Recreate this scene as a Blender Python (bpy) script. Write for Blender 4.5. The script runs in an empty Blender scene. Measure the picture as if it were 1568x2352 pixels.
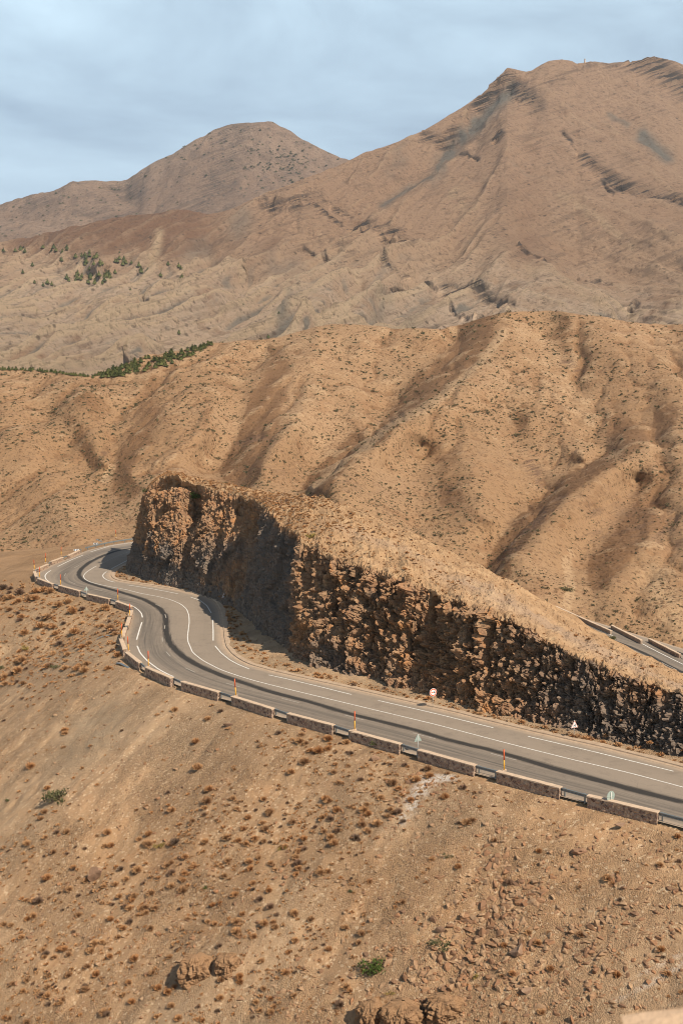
import bpy, bmesh, math, random
import numpy as np
from mathutils import Vector, Matrix
R = math.radians
rng = np.random.default_rng(7)
random.seed(7)
scene = bpy.context.scene
COL = scene.collection

# ------------------------------------------------------------------ camera geometry (used to survey the place)
F = 2500.0; CX = 784.0; CY = 1176.0; CAMZ = 34.5
PITCH = math.atan(265 / F)
cp, sp_ = math.cos(PITCH), math.sin(PITCH)
def ray(px, py):
    px = np.asarray(px, float); py = np.asarray(py, float)
    a = (px - CX) / F; b = -(py - CY) / F
    return np.stack([a, cp + b * sp_, -sp_ + b * cp], -1)
def pixd(px, py, d):
    return np.array([0, 0, CAMZ]) + ray(px, py) * np.asarray(d, float)[..., None]
def pixz(px, py, z):
    r = ray(px, py); t = (np.asarray(z, float) - CAMZ) / r[..., 2]
    return np.array([0, 0, CAMZ]) + r * t[..., None]
def project(P):
    P = np.asarray(P, float) - np.array([0, 0, CAMZ])
    zc = P[..., 1] * cp - P[..., 2] * sp_
    yc = P[..., 1] * sp_ + P[..., 2] * cp
    return CX + F * P[..., 0] / zc, CY - F * yc / zc, zc
def c1(L): return [(x / 2.4828, y / 2.4828 + 1090.8) for x, y in L]
def c3(L): return [(x / 2.2187 + 861.2, y / 2.2187 + 1320.5) for x, y in L]
def c4(L): return [(x / 2.4828 + 344.5, y / 2.4828 + 1377.9) for x, y in L]
def c6(L): return [(x / 5.4623 + 68.9, y / 5.4623 + 1222.9) for x, y in L]
def c7(L): return [(x / 5.1435 + 1263, y / 5.1435 + 1378) for x, y in L]
def w(L, z=0.0):
    A = np.array(L, float); return pixz(A[:, 0], A[:, 1], z)[:, :2]

# ------------------------------------------------------------------ numpy noise
def _perm(seed):
    r = np.random.default_rng(seed); p = r.permutation(256); return np.concatenate([p, p, p])
_G = np.random.default_rng(99).normal(size=(256, 3)); _G /= np.linalg.norm(_G, axis=1)[:, None]
def perlin(P, seed=0):
    p = _perm(seed); P = np.asarray(P, float)
    i = np.floor(P).astype(np.int64); f = P - i; i &= 255
    u = f * f * f * (f * (f * 6 - 15) + 10)
    out = 0
    for dx in (0, 1):
        wx = u[..., 0] if dx else 1 - u[..., 0]
        for dy in (0, 1):
            wy = u[..., 1] if dy else 1 - u[..., 1]
            for dz in (0, 1):
                wz = u[..., 2] if dz else 1 - u[..., 2]
                h = p[p[p[(i[..., 0] + dx) & 255] + ((i[..., 1] + dy) & 255)] + ((i[..., 2] + dz) & 255)]
                g = _G[h]
                out = out + wx * wy * wz * (g[..., 0] * (f[..., 0] - dx) + g[..., 1] * (f[..., 1] - dy) + g[..., 2] * (f[..., 2] - dz))
    return out * 1.6
def fbm(P, o=4, seed=0, gain=0.5, lac=2.03):
    a = 1.0; s = 0; P = np.asarray(P, float)
    for k in range(o):
        s = s + a * perlin(P, seed + k); P = P * lac + 3.7; a *= gain
    return s
def ridged(P, o=4, seed=0, gain=0.5, lac=2.1):
    a = 1.0; s = 0; P = np.asarray(P, float); wgt = 1.0
    for k in range(o):
        n = 1 - np.abs(perlin(P, seed + k)) * 1.6; n = np.clip(n, 0, 1) ** 2 * wgt
        s = s + a * n; wgt = np.clip(n * 1.6, 0, 1); P = P * lac + 5.1; a *= gain
    return s
def worley(P, seed=0):
    P = np.asarray(P, float).reshape(-1, 3); base = np.floor(P).astype(np.int64)
    T = np.random.default_rng(seed).random((4096, 4))
    f1 = np.full(len(P), 9.0); f2 = np.full(len(P), 9.0); cr = np.zeros(len(P)); off = np.zeros((len(P), 3))
    for dx in (-1, 0, 1):
        for dy in (-1, 0, 1):
            for dz in (-1, 0, 1):
                c = base + (dx, dy, dz)
                h = ((c[:, 0] * 73856093) ^ (c[:, 1] * 19349663) ^ (c[:, 2] * 83492791)) & 4095
                d = c + T[h, :3] - P; dd = np.sqrt((d * d).sum(1))
                m = dd < f1
                f2 = np.where(m, f1, np.minimum(f2, dd))
                cr = np.where(m, T[h, 3], cr); off = np.where(m[:, None], -d, off); f1 = np.where(m, dd, f1)
    return f1, f2, cr, off
def sstep(a, b, x):
    t = np.clip((x - a) / (b - a), 0, 1); return t * t * (3 - 2 * t)

# ------------------------------------------------------------------ polylines
def resample(P, step):
    P = np.asarray(P, float); seg = np.linalg.norm(np.diff(P, axis=0), axis=1); s = np.concatenate([[0], np.cumsum(seg)])
    n = max(2, int(round(s[-1] / step)) + 1); t = np.linspace(0, s[-1], n)
    return np.stack([np.interp(t, s, P[:, k]) for k in range(P.shape[1])], 1)
def smooth(P, it=3):
    P = P.copy()
    for _ in range(it):
        P[1:-1] = 0.25 * P[:-2] + 0.5 * P[1:-1] + 0.25 * P[2:]
    return P
def nearest(Q, L, extra=None):
    """nearest point of polyline L (n,2) to Q (m,2): distance, signed (left of travel > 0), interpolated extra"""
    Q = np.asarray(Q, float); best = np.full(len(Q), 1e18); sg = np.zeros(len(Q)); ex = np.zeros(len(Q)); ar = np.zeros(len(Q))
    s = 0.0
    for k in range(len(L) - 1):
        a = L[k]; d = L[k + 1] - a; ll = d @ d
        if ll < 1e-12: continue
        v = Q - a; t = np.clip((v @ d) / ll, 0, 1)
        r = v - t[:, None] * d; dd = (r * r).sum(1); m = dd < best
        best = np.where(m, dd, best); sg = np.where(m, np.sign(d[0] * v[:, 1] - d[1] * v[:, 0]), sg)
        if extra is not None: ex = np.where(m, extra[k] + t * (extra[k + 1] - extra[k]), ex)
        ar = np.where(m, s + t * math.sqrt(ll), ar); s += math.sqrt(ll)
    return np.sqrt(best), sg, ex, ar

# ------------------------------------------------------------------ mesh helpers
def newmesh(name, V, faces, mats=(), smooth_=True, midx=None):
    me = bpy.data.meshes.new(name)
    V = np.asarray(V, np.float32).reshape(-1, 3)
    if isinstance(faces, np.ndarray):
        nf, k = faces.shape
        me.vertices.add(len(V)); me.vertices.foreach_set('co', V.ravel())
        me.loops.add(nf * k); me.loops.foreach_set('vertex_index', faces.astype(np.int32).ravel())
        me.polygons.add(nf); me.polygons.foreach_set('loop_start', (np.arange(nf) * k).astype(np.int32))
        me.polygons.foreach_set('use_smooth', np.full(nf, smooth_))
        if midx is not None: me.polygons.foreach_set('material_index', np.asarray(midx, np.int32))
        me.update(calc_edges=True)
    else:
        me.from_pydata([tuple(map(float, v)) for v in V], [], faces); me.update()
        me.polygons.foreach_set('use_smooth', [smooth_] * len(me.polygons))
        if midx is not None: me.polygons.foreach_set('material_index', midx)
    for m in mats: me.materials.append(m)
    return me
def gridfaces(n, m):
    i = np.arange(n - 1)[:, None] * m + np.arange(m - 1)[None, :]
    i = i.ravel(); return np.stack([i, i + 1, i + m + 1, i + m], 1)
def attr(me, name, vals):
    a = me.attributes.new(name, 'FLOAT', 'POINT'); a.data.foreach_set('value', np.asarray(vals, np.float32).ravel())
def obj(name, me, parent=None, label=None, cat=None, group=None, kind=None, loc=None, rz=0):
    o = bpy.data.objects.new(name, me); COL.objects.link(o)
    if parent: o.parent = parent
    if label: o['label'] = label
    if cat: o['category'] = cat
    if group: o['group'] = group
    if kind: o['kind'] = kind
    if loc is not None: o.location = tuple(float(v) for v in loc)
    if rz: o.rotation_euler = (0, 0, rz)
    return o
def bmobj(name, bm, mat, parent=None, smooth_=False, **k):
    me = bpy.data.meshes.new(name); bm.normal_update(); bm.to_mesh(me); bm.free()
    for m in (mat if isinstance(mat, (list, tuple)) else [mat]): me.materials.append(m)
    for p in me.polygons: p.use_smooth = smooth_
    return obj(name, me, parent, **k)
def cyl(bm, p0, p1, r0, r1=None, n=10):
    r1 = r0 if r1 is None else r1; p0 = Vector(p0); p1 = Vector(p1); d = p1 - p0
    M = Matrix.Translation((p0 + p1) / 2) @ d.to_track_quat('Z', 'Y').to_matrix().to_4x4()
    bmesh.ops.create_cone(bm, cap_ends=True, segments=n, radius1=r0, radius2=r1, depth=d.length, matrix=M)
def box(bm, x0, x1, y0, y1, z0, z1):
    r = bmesh.ops.create_cube(bm, size=1, matrix=Matrix.Translation(((x0 + x1) / 2, (y0 + y1) / 2, (z0 + z1) / 2)) @ Matrix.Diagonal((x1 - x0, y1 - y0, z1 - z0, 1)))
    return r['verts']
def prism(bm, pts, y0, y1):
    """polygon in XZ extruded in Y"""
    a = [bm.verts.new((x, y0, z)) for x, z in pts]; b = [bm.verts.new((x, y1, z)) for x, z in pts]
    bm.faces.new(a); bm.faces.new(b[::-1]); n = len(pts)
    for i in range(n): bm.faces.new((a[i], b[i], b[(i + 1) % n], a[(i + 1) % n]))
    bmesh.ops.recalc_face_normals(bm, faces=bm.faces)

# ------------------------------------------------------------------ material helpers
class NT:
    def __init__(s, name):
        s.m = bpy.data.materials.new(name); s.m.use_nodes = True; s.t = s.m.node_tree; s.t.nodes.clear()
        s.out = s.t.nodes.new('ShaderNodeOutputMaterial'); s.b = s.t.nodes.new('ShaderNodeBsdfPrincipled')
        s.t.links.new(s.b.outputs[0], s.out.inputs[0]); s.b.inputs['Roughness'].default_value = 0.95
        s.b.inputs['Specular IOR Level'].default_value = 0.15
    def n(s, typ, ins=None, **kw):
        nd = s.t.nodes.new('ShaderNode' + typ)
        for k, v in kw.items(): setattr(nd, k, v)
        for k, v in (ins or {}).items():
            if hasattr(v, 'is_linked') or isinstance(v, bpy.types.NodeSocket): s.t.links.new(v, nd.inputs[k])
            else: nd.inputs[k].default_value = v
        return nd
    def geo(s): return s.n('NewGeometry').outputs['Position']
    def tco(s): return s.n('TexCoord').outputs['Object']
    def attr(s, name): return s.n('Attribute', attribute_name=name).outputs['Fac']
    def noise(s, vec, scale, detail=4, rough=0.55, dist=0.0):
        return s.n('TexNoise', {'Vector': vec, 'Scale': scale, 'Detail': detail, 'Roughness': rough, 'Distortion': dist}).outputs['Fac']
    def vor(s, vec, scale, feature='F1', out='Distance', rnd=1.0):
        return s.n('TexVoronoi', {'Vector': vec, 'Scale': scale, 'Randomness': rnd}, feature=feature).outputs[out]
    def ramp(s, fac, stops, interp='LINEAR'):
        nd = s.n('ValToRGB', {'Fac': fac}); cr = nd.color_ramp; cr.interpolation = interp
        while len(cr.elements) < len(stops): cr.elements.new(0.5)
        for e, (p, c) in zip(cr.elements, stops):
            e.position = p; e.color = (c, c, c, 1) if isinstance(c, (int, float)) else (*c, 1)
        return nd.outputs['Color']
    def mix(s, f, a, b, mode='MIX'):
        nd = s.n('Mix', data_type='RGBA', blend_type=mode)
        for i, v in ((0, f), (6, a), (7, b)):
            if isinstance(v, bpy.types.NodeSocket): s.t.links.new(v, nd.inputs[i])
            else: nd.inputs[i].default_value = v if i == 0 else (*v, 1)
        return nd.outputs[2]
    def math(s, op, a, b=0.0, c=None, clamp=False):
        nd = s.n('Math', operation=op, use_clamp=clamp)
        for i, v in ((0, a), (1, b), (2, c)):
            if v is None: continue
            if isinstance(v, bpy.types.NodeSocket): s.t.links.new(v, nd.inputs[i])
            else: nd.inputs[i].default_value = v
        return nd.outputs[0]
    def mapping(s, vec, rot=(0, 0, 0), scale=(1, 1, 1)):
        v = s.n('Mapping', {'Vector': vec, 'Rotation': rot}).outputs[0]
        return s.n('Mapping', {'Vector': v, 'Scale': scale}).outputs[0]
    def bump(s, h, dist=0.1, strength=1.0, normal=None):
        ins = {'Height': h, 'Distance': dist, 'Strength': strength}
        if normal is not None: ins['Normal'] = normal
        return s.n('Bump', ins).outputs[0]
    def col(s, c):
        if isinstance(c, bpy.types.NodeSocket): s.t.links.new(c, s.b.inputs['Base Color'])
        else: s.b.inputs['Base Color'].default_value = (*c, 1)
    def nor(s, c): s.t.links.new(c, s.b.inputs['Normal'])
def plain(name, c, rough=0.6, metal=0.0, var=0.15, scale=8):
    t = NT(name); n = t.noise(t.tco(), scale, 4)
    t.col(t.mix(n, tuple(v * (1 - var) for v in c), tuple(min(1, v * (1 + var)) for v in c)))
    t.b.inputs['Roughness'].default_value = rough; t.b.inputs['Metallic'].default_value = metal
    t.b.inputs['Specular IOR Level'].default_value = 0.3
    return t.m

# ================================================================== ROAD SURVEY
# outer parapet line (from near right, round the left bend, behind the rock, to the far right)
W_raw = c3([(1568, 1240), (1440, 1205), (1085, 1120), (945, 1083), (625, 998), (512, 970), (225, 888), (128, 855)]) + \
        c4([(1427, 815), (1143, 740), (1045, 708), (790, 643), (703, 615), (472, 545), (392, 520), (185, 463), (125, 435), (0, 385)]) + \
        c1([(800, 1068), (725, 1008), (695, 960), (697, 915), (722, 860), (738, 808), (750, 778), (735, 757)]) + \
        c6([(1280, 925), (1090, 858), (1000, 830), (725, 768), (630, 732), (370, 662), (290, 640), (110, 572), (68, 535), (62, 490), (85, 452), (225, 390), (260, 360), (410, 307), (480, 285), (620, 222), (695, 187), (850, 150), (1010, 115), (1170, 90), (1330, 70)])
W_all = []
for p in W_raw:
    if not W_all or math.dist(p, W_all[-1]) > 2.0: W_all.append(p)
W2 = w(W_all, 0.8)
W_near = np.vstack([[150, -25], [62, 52], W2])
_back = np.array([[-37, 267], [-18, 266], [4, 255], [24, 235], [42.0, 210.6], [58.3, 187], [74, 160], [90, 125], [110, 70]])
W = smooth(resample(np.vstack([W_near, _back]), 1.5), 2)
# solid centre line
C_px = c3([(1568, 1082), (1300, 1010), (1000, 940), (700, 865), (300, 760)]) + c4([(1200, 608), (1000, 560), (800, 512), (600, 462), (500, 432), (400, 397), (300, 345), (240, 297)]) + \
       c1([(1090, 990), (1072, 950), (1070, 920), (1075, 880), (1080, 840), (1078, 800), (1065, 765), (1030, 735), (970, 710), (900, 693), (800, 675)]) + \
       c6([(1200, 715), (1000, 680), (860, 650), (750, 620), (690, 585), (675, 557), (680, 530), (720, 490), (810, 435), (940, 370), (1100, 295), (1265, 235)])
C2 = w(C_px)
C_raw = np.vstack([[150 - 6, -25 - 1], C2[0] + (C2[0] - C2[1]) * 1.2 + [0, 0], C2, [[-41.5, 251], [-32, 256], [-18, 255], [-4, 247], [13, 230], [36.5, 203.5], [52.5, 181], [68, 155], [84, 120], [104, 66]]])
C_raw[0] = C_raw[1] + (C_raw[1] - C2[0]) / np.linalg.norm(C_raw[1] - C2[0]) * 60
C = smooth(resample(C_raw, 0.8), 4)
# inner pavement edge
I_px = [(1568, 1766.7), (1492, 1746.4), (1402, 1723.9), (1312, 1703.6), (1221.8, 1683.3), (1131.6, 1661.7), (1041.5, 1638.3), (976, 1623), (928.5, 1612), (868, 1598.5), (807.7, 1584), (747.3, 1571.2), (686.9, 1558), (631.5, 1545), (596, 1535.9), (567.9, 1527.8), (543.7, 1515.7), (525.6, 1501.6), (513.5, 1485.5), (509.5, 1465.4), (507.5, 1441), (505.5, 1417), (501.4, 1398.9), (491.4, 1382.8), (475.3, 1372.7), (451, 1366.7), (423, 1358.6), (382.6, 1351.8), (342.4, 1345.3), (302, 1339.7), (267.8, 1334.5), (253.7, 1328.4), (250.5, 1319.6), (257.8, 1311.5), (273, 1302)]
I2 = w(I_px)
I_raw = np.vstack([I2[0] + (I2[0] - I2[1]) / np.linalg.norm(I2[0] - I2[1]) * 80, I2, [[-41, 236], [-34, 246], [-22, 248], [-8, 240], [8, 224], [33, 202], [49, 177], [62, 152], [78, 117], [98, 63]]])
I = smooth(resample(I_raw, 0.8), 3)
# height of the corridor along the centre line: level in front, falling behind the rock
_s = np.concatenate([[0], np.cumsum(np.linalg.norm(np.diff(C, axis=0), axis=1))])
_k0 = int(np.argmin(np.linalg.norm(C - [-32, 256], axis=1))); _k1 = int(np.argmin(np.linalg.norm(C - [36.5, 203.5], axis=1)))
_k2 = int(np.argmin(np.linalg.norm(C - [52.5, 181], axis=1)))
CZ = np.interp(_s, [0, _s[_k0], _s[_k1], _s[_k2], _s[-1]], [0, 0, -7.3, -9.0, -15])
def corridor_z(Q):
    Q = np.atleast_2d(Q); out = np.zeros(len(Q))
    for a in range(0, len(Q), 20000): out[a:a + 20000] = nearest(Q[a:a + 20000], C[::3], CZ[::3])[2]
    return out
WZ = corridor_z(W)

# ================================================================== MATERIALS of the land
SLOPE_ANG = math.atan2(-0.79, -0.62)
def m_ground():
    t = NT('scree'); P = t.geo()
    n1 = t.noise(P, 0.045, 5, 0.6); n2 = t.noise(P, 0.35, 5, 0.65, 0.4)
    st = t.mapping(P, rot=(0, 0, -SLOPE_ANG), scale=(0.07, 0.75, 0.25)); ns = t.noise(st, 1.0, 6, 0.65)
    n5 = t.noise(P, 0.11, 4, 0.6, 0.8); grit = t.ramp(n5, [(0.40, 0.25), (0.62, 1)])
    fine = t.noise(P, 5.0, 6, 0.75); vc = t.vor(P, 5.0, out='Color'); vd = t.vor(P, 9.0)
    a = t.mix(t.ramp(n1, [(0.35, 0), (0.65, 1)]), (0.40, 0.236, 0.118), (0.335, 0.21, 0.116))
    a = t.mix(t.ramp(ns, [(0.46, 0), (0.58, 0.8)]), a, (0.48, 0.30, 0.16))
    a = t.mix(t.math('MULTIPLY', t.ramp(n2, [(0.5, 0), (0.72, 1)]), 0.6), a, (0.46, 0.245, 0.115))
    g = t.n('SeparateColor', {'Color': vc}).outputs[0]
    a = t.mix(t.math('MULTIPLY', t.ramp(g, [(0.6, 0), (1, 1)]), t.math('MULTIPLY', grit, 0.8)), a, (0.23, 0.145, 0.085))
    a = t.mix(t.math('MULTIPLY', t.ramp(g, [(0.0, 1), (0.14, 0)]), 0.7), a, (0.66, 0.49, 0.31))
    a = t.mix(t.math('MULTIPLY', t.ramp(fine, [(0.36, 0.9), (0.48, 0), ]), grit), a, (0.17, 0.10, 0.055))
    wh = t.attr('white'); whn = t.math('MULTIPLY', wh, t.ramp(t.noise(P, 1.6, 5, 0.7), [(0.42, 0), (0.5, 1)]))
    a = t.mix(whn, a, (0.66, 0.56, 0.46))
    gr = t.attr('grey'); a = t.mix(t.math('MULTIPLY', gr, t.ramp(n2, [(0.35, 0.2), (0.6, 1)])), a, (0.40, 0.285, 0.175))
    a = t.mix(t.math('MULTIPLY', t.attr('brown'), 0.8), a, t.mix(t.ramp(fine, [(0.4, 1), (0.52, 0)]), (0.36, 0.215, 0.108), (0.18, 0.10, 0.05)))
    t.col(a)
    h = t.math('MULTIPLY', t.math('ADD', t.math('MULTIPLY', fine, 0.8), t.math('MULTIPLY', vd, -0.5)), grit); h = t.math('ADD', h, t.math('MULTIPLY', n2, 1.2))
    t.nor(t.bump(h, 0.28, 1.0)); return t.m
def m_midhill():
    t = NT('hillside_soil'); P = t.geo()
    n1 = t.noise(P, 0.010, 5, 0.6); n2 = t.noise(P, 0.08, 6, 0.65, 0.6); f = t.noise(P, 0.9, 5, 0.7); v = t.vor(P, 0.55); v2 = t.vor(P, 1.1)
    a = t.mix(t.ramp(n1, [(0.35, 0), (0.65, 1)]), (0.295, 0.172, 0.085), (0.355, 0.222, 0.120))
    a = t.mix(t.math('MULTIPLY', t.ramp(n2, [(0.5, 0), (0.7, 1)]), 0.6), a, (0.25, 0.125, 0.057))
    nb = t.math('MULTIPLY', t.math('SUBTRACT', t.noise(P, 0.30, 6, 0.8), 0.5), 1.6)
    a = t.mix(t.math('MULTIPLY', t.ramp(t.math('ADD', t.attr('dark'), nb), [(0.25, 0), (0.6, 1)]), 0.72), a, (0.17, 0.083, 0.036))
    a = t.mix(t.math('MULTIPLY', t.ramp(t.math('ADD', t.attr('pale'), nb), [(0.3, 0), (0.7, 1)]), 0.8), a, (0.42, 0.275, 0.152))
    tuft = t.math('MULTIPLY', t.ramp(v, [(0.22, 1), (0.36, 0)]), t.ramp(n2, [(0.32, 0.25), (0.55, 1)]))
    a = t.mix(t.math('MULTIPLY', tuft, 0.75), a, (0.15, 0.08, 0.038))
    a = t.mix(t.ramp(f, [(0.36, 0.8), (0.5, 0)]), a, (0.24, 0.14, 0.075))
    sm = t.mapping(P, rot=(0.12, 0.3, 0.3), scale=(0.05, 0.05, 0.9)); sn = t.noise(sm, 1.0, 4, 0.6)
    a = t.mix(t.math('MULTIPLY', t.attr('rock'), t.ramp(sn, [(0.44, 1), (0.54, 0)])), a, (0.17, 0.098, 0.058))
    t.col(a)
    h = t.math('ADD', t.math('MULTIPLY', f, 0.8), t.math('MULTIPLY', tuft, 0.5)); h = t.math('ADD', h, t.math('MULTIPLY', n2, 2.0))
    h = t.math('ADD', h, t.math('MULTIPLY', t.math('MULTIPLY', sn, t.attr('rock')), 3.0))
    t.nor(t.bump(h, 0.7, 0.8)); return t.m
def m_far(name, tint):
    t = NT(name); P = t.geo()
    n1 = t.noise(P, 0.0022, 6, 0.62, 0.5); n2 = t.noise(P, 0.011, 7, 0.68, 0.8); f = t.noise(P, 0.11, 7, 0.8); n3 = t.noise(P, 0.0045, 5, 0.6, 1.0)
    if tint == 'main':
        a = t.mix(t.ramp(n1, [(0.38, 0), (0.6, 1)]), (0.56, 0.365, 0.225), (0.49, 0.30, 0.18))
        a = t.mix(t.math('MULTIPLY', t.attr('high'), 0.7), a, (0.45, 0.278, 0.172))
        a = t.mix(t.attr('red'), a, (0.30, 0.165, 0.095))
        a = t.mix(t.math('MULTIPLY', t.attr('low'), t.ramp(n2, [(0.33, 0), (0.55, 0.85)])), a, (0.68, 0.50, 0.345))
        a = t.mix(t.math('MULTIPLY', t.attr('pale'), 0.8), a, (0.64, 0.45, 0.27))
        a = t.mix(t.math('MULTIPLY', t.ramp(n2, [(0.56, 0), (0.68, 0.75)]), t.ramp(n3, [(0.4, 0.2), (0.6, 1)])), a, (0.33, 0.185, 0.105))
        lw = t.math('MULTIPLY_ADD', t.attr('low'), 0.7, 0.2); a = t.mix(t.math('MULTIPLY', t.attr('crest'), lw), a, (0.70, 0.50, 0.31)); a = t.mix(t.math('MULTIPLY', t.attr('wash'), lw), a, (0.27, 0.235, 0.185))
        a = t.mix(t.attr('grey'), a, (0.225, 0.20, 0.16))
    else:
        a = t.mix(t.ramp(n1, [(0.38, 0), (0.6, 1)]), (0.40, 0.265, 0.175), (0.33, 0.21, 0.135))
        a = t.mix(t.ramp(n2, [(0.5, 0), (0.66, 0.7)]), a, (0.20, 0.135, 0.09))
        a = t.mix(t.ramp(t.vor(P, 0.035), [(0.10, 0.8), (0.26, 0)]), a, (0.10, 0.085, 0.06))
    a = t.mix(t.ramp(f, [(0.34, 0.8), (0.48, 0)]), a, (0.15, 0.088, 0.055))
    sp = t.vor(P, 0.06); a = t.mix(t.math('MULTIPLY', t.ramp(sp, [(0.14, 0.8), (0.24, 0)]), t.ramp(n2, [(0.4, 0), (0.6, 1)])), a, (0.12, 0.08, 0.05))
    a = t.mix(t.math('MULTIPLY', t.ramp(f, [(0.56, 0), (0.72, 1)]), 0.35), a, (0.46, 0.32, 0.21))
    sm = t.mapping(P, rot=(0.0, 0.42, 0.0), scale=(0.006, 0.006, 0.13)); sn = t.noise(sm, 1.0, 5, 0.65)
    a = t.mix(t.math('MULTIPLY', t.ramp(sn, [(0.40, 0.5), (0.5, 0)]), t.ramp(n2, [(0.42, 0), (0.6, 1)])), a, (0.20, 0.13, 0.085))
    rk = t.math('MULTIPLY', t.attr('rock'), t.ramp(sn, [(0.46, 1), (0.50, 0.05)]))
    a = t.mix(rk, a, (0.095, 0.072, 0.055))
    t.col(a)
    h = t.math('ADD', t.math('MULTIPLY', f, 7.0), t.math('MULTIPLY', n2, 6.0))
    h = t.math('ADD', h, t.math('MULTIPLY', t.math('MULTIPLY', sn, t.attr('rock')), 26.0))
    t.nor(t.bump(h, 2.4, 1.0)); return t.m
def m_cliff():
    t = NT('cut_rock'); P = t.geo()
    n1 = t.noise(P, 0.09, 5, 0.6, 0.6); n2 = t.noise(P, 0.5, 6, 0.7, 0.5)
    sv = t.mapping(P, rot=(0, 0.15, 0), scale=(1.3, 1.3, 0.22)); ns = t.noise(sv, 1.2, 6, 0.7)
    vc = t.n('SeparateColor', {'Color': t.vor(P, 1.5, out='Color')}).outputs[0]; f = t.noise(P, 7.0, 5, 0.75); ve = t.vor(P, 3.2)
    a = t.mix(t.ramp(n1, [(0.36, 0), (0.6, 1)]), (0.36, 0.180, 0.086), (0.28, 0.160, 0.09))
    a = t.mix(t.ramp(vc, [(0.2, 0), (0.9, 0.75)]), a, (0.38, 0.235, 0.13))
    a = t.mix(t.math('MULTIPLY', t.ramp(n2, [(0.53, 0), (0.66, 1)]), 0.85), a, (0.44, 0.205, 0.08))
    a = t.mix(t.ramp(n2, [(0.3, 0.9), (0.44, 0)]), a, (0.12, 0.085, 0.06))
    a = t.mix(t.math('MULTIPLY', t.attr('shale_shade'), t.ramp(ns, [(0.3, 0.95), (0.62, 0.7)])), a, (0.135, 0.125, 0.11))  # dark shale bands, plus the painted shade of the recess
    a = t.mix(t.ramp(ns, [(0.34, 0.7), (0.46, 0)]), a, (0.10, 0.07, 0.05))
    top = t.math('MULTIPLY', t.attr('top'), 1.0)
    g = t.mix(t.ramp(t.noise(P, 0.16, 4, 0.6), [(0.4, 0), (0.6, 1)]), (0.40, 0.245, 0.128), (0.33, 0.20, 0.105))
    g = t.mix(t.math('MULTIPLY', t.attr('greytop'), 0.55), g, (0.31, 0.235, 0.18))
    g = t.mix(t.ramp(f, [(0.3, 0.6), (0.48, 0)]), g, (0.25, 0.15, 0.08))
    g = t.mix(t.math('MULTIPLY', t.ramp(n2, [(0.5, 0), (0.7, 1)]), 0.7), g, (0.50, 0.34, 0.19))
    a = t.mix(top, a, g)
    t.col(a)
    h = t.math('ADD', t.math('MULTIPLY', n2, 1.4), t.math('MULTIPLY', ns, 1.1)); h = t.math('ADD', h, t.math('MULTIPLY', ve, -0.7)); h = t.math('ADD', h, t.math('MULTIPLY', f, 0.35))
    t.nor(t.bump(h, 0.16, 0.7)); return t.m
def m_asphalt():
    t = NT('asphalt'); P = t.geo()
    n = t.noise(P, 0.25, 4, 0.6); f = t.noise(P, 14, 4, 0.8)
    u = t.n('CombineXYZ', {'X': t.math('MULTIPLY', t.attr('along'), 0.035), 'Y': t.math('MULTIPLY', t.attr('across'), 1.6)}).outputs[0]
    streak = t.noise(u, 1.0, 6, 0.7, 0.3)
    a = t.mix(n, (0.285, 0.222, 0.162), (0.335, 0.265, 0.196))
    pt = t.noise(P, 0.6, 5, 0.7); a = t.mix(t.ramp(pt, [(0.52, 0), (0.70, 0.55)]), a, (0.20, 0.155, 0.115)); a = t.mix(t.ramp(t.math('ADD', t.attr('edge'), t.math('MULTIPLY', t.math('SUBTRACT', pt, 0.5), 1.4)), [(0.25, 0), (0.8, 1)]), a, (0.42, 0.31, 0.215))
    a = t.mix(t.math('MULTIPLY', t.attr('tread'), t.ramp(streak, [(0.35, 0.15), (0.65, 0.9)])), a, (0.085, 0.076, 0.066))
    u2 = t.n('CombineXYZ', {'X': t.math('MULTIPLY', t.attr('along'), 0.25), 'Y': t.math('MULTIPLY', t.attr('across'), 3.0)}).outputs[0]
    sk = t.math('ADD', t.attr('skid'), t.math('MULTIPLY', t.math('SUBTRACT', t.noise(u2, 1.3, 5, 0.7), 0.5), 1.1))
    a = t.mix(t.math('MULTIPLY', t.ramp(sk, [(0.38, 0), (0.85, 1)]), 0.93), a, (0.022, 0.021, 0.020))
    wp = t.n('VectorMath', {0: P, 1: t.n('TexNoise', {'Vector': P, 'Scale': 1.1, 'Detail': 4.0}).outputs['Color']}, operation='ADD').outputs[0]
    cr = t.vor(t.mapping(wp, rot=(0, 0, 0.9), scale=(0.35, 1.1, 1)), 1.0, feature='DISTANCE_TO_EDGE')
    a = t.mix(t.math('MULTIPLY', t.ramp(cr, [(0.0, 0.42), (0.02, 0)]), t.ramp(t.noise(P, 0.12, 3), [(0.46, 0), (0.60, 1)])), a, (0.08, 0.066, 0.052))
    a = t.mix(t.ramp(f, [(0.35, 0.25), (0.6, 0)]), a, (0.10, 0.085, 0.07))
    t.col(a); t.b.inputs['Roughness'].default_value = 0.85; t.nor(t.bump(f, 0.01, 0.6)); return t.m
def m_paint():
    t = NT('road_paint'); P = t.geo(); n = t.noise(P, 6, 5, 0.75)
    t.col(t.mix(t.ramp(n, [(0.36, 1), (0.56, 0)]), (0.80, 0.76, 0.68), (0.42, 0.36, 0.29))); t.b.inputs['Roughness'].default_value = 0.7; return t.m
def m_wornpaint():
    t = NT('worn_paint'); P = t.geo(); n = t.noise(P, 8, 5, 0.75)
    t.col(t.mix(t.ramp(n, [(0.35, 1), (0.65, 0)]), (0.52, 0.47, 0.40), (0.22, 0.18, 0.14))); return t.m
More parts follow.
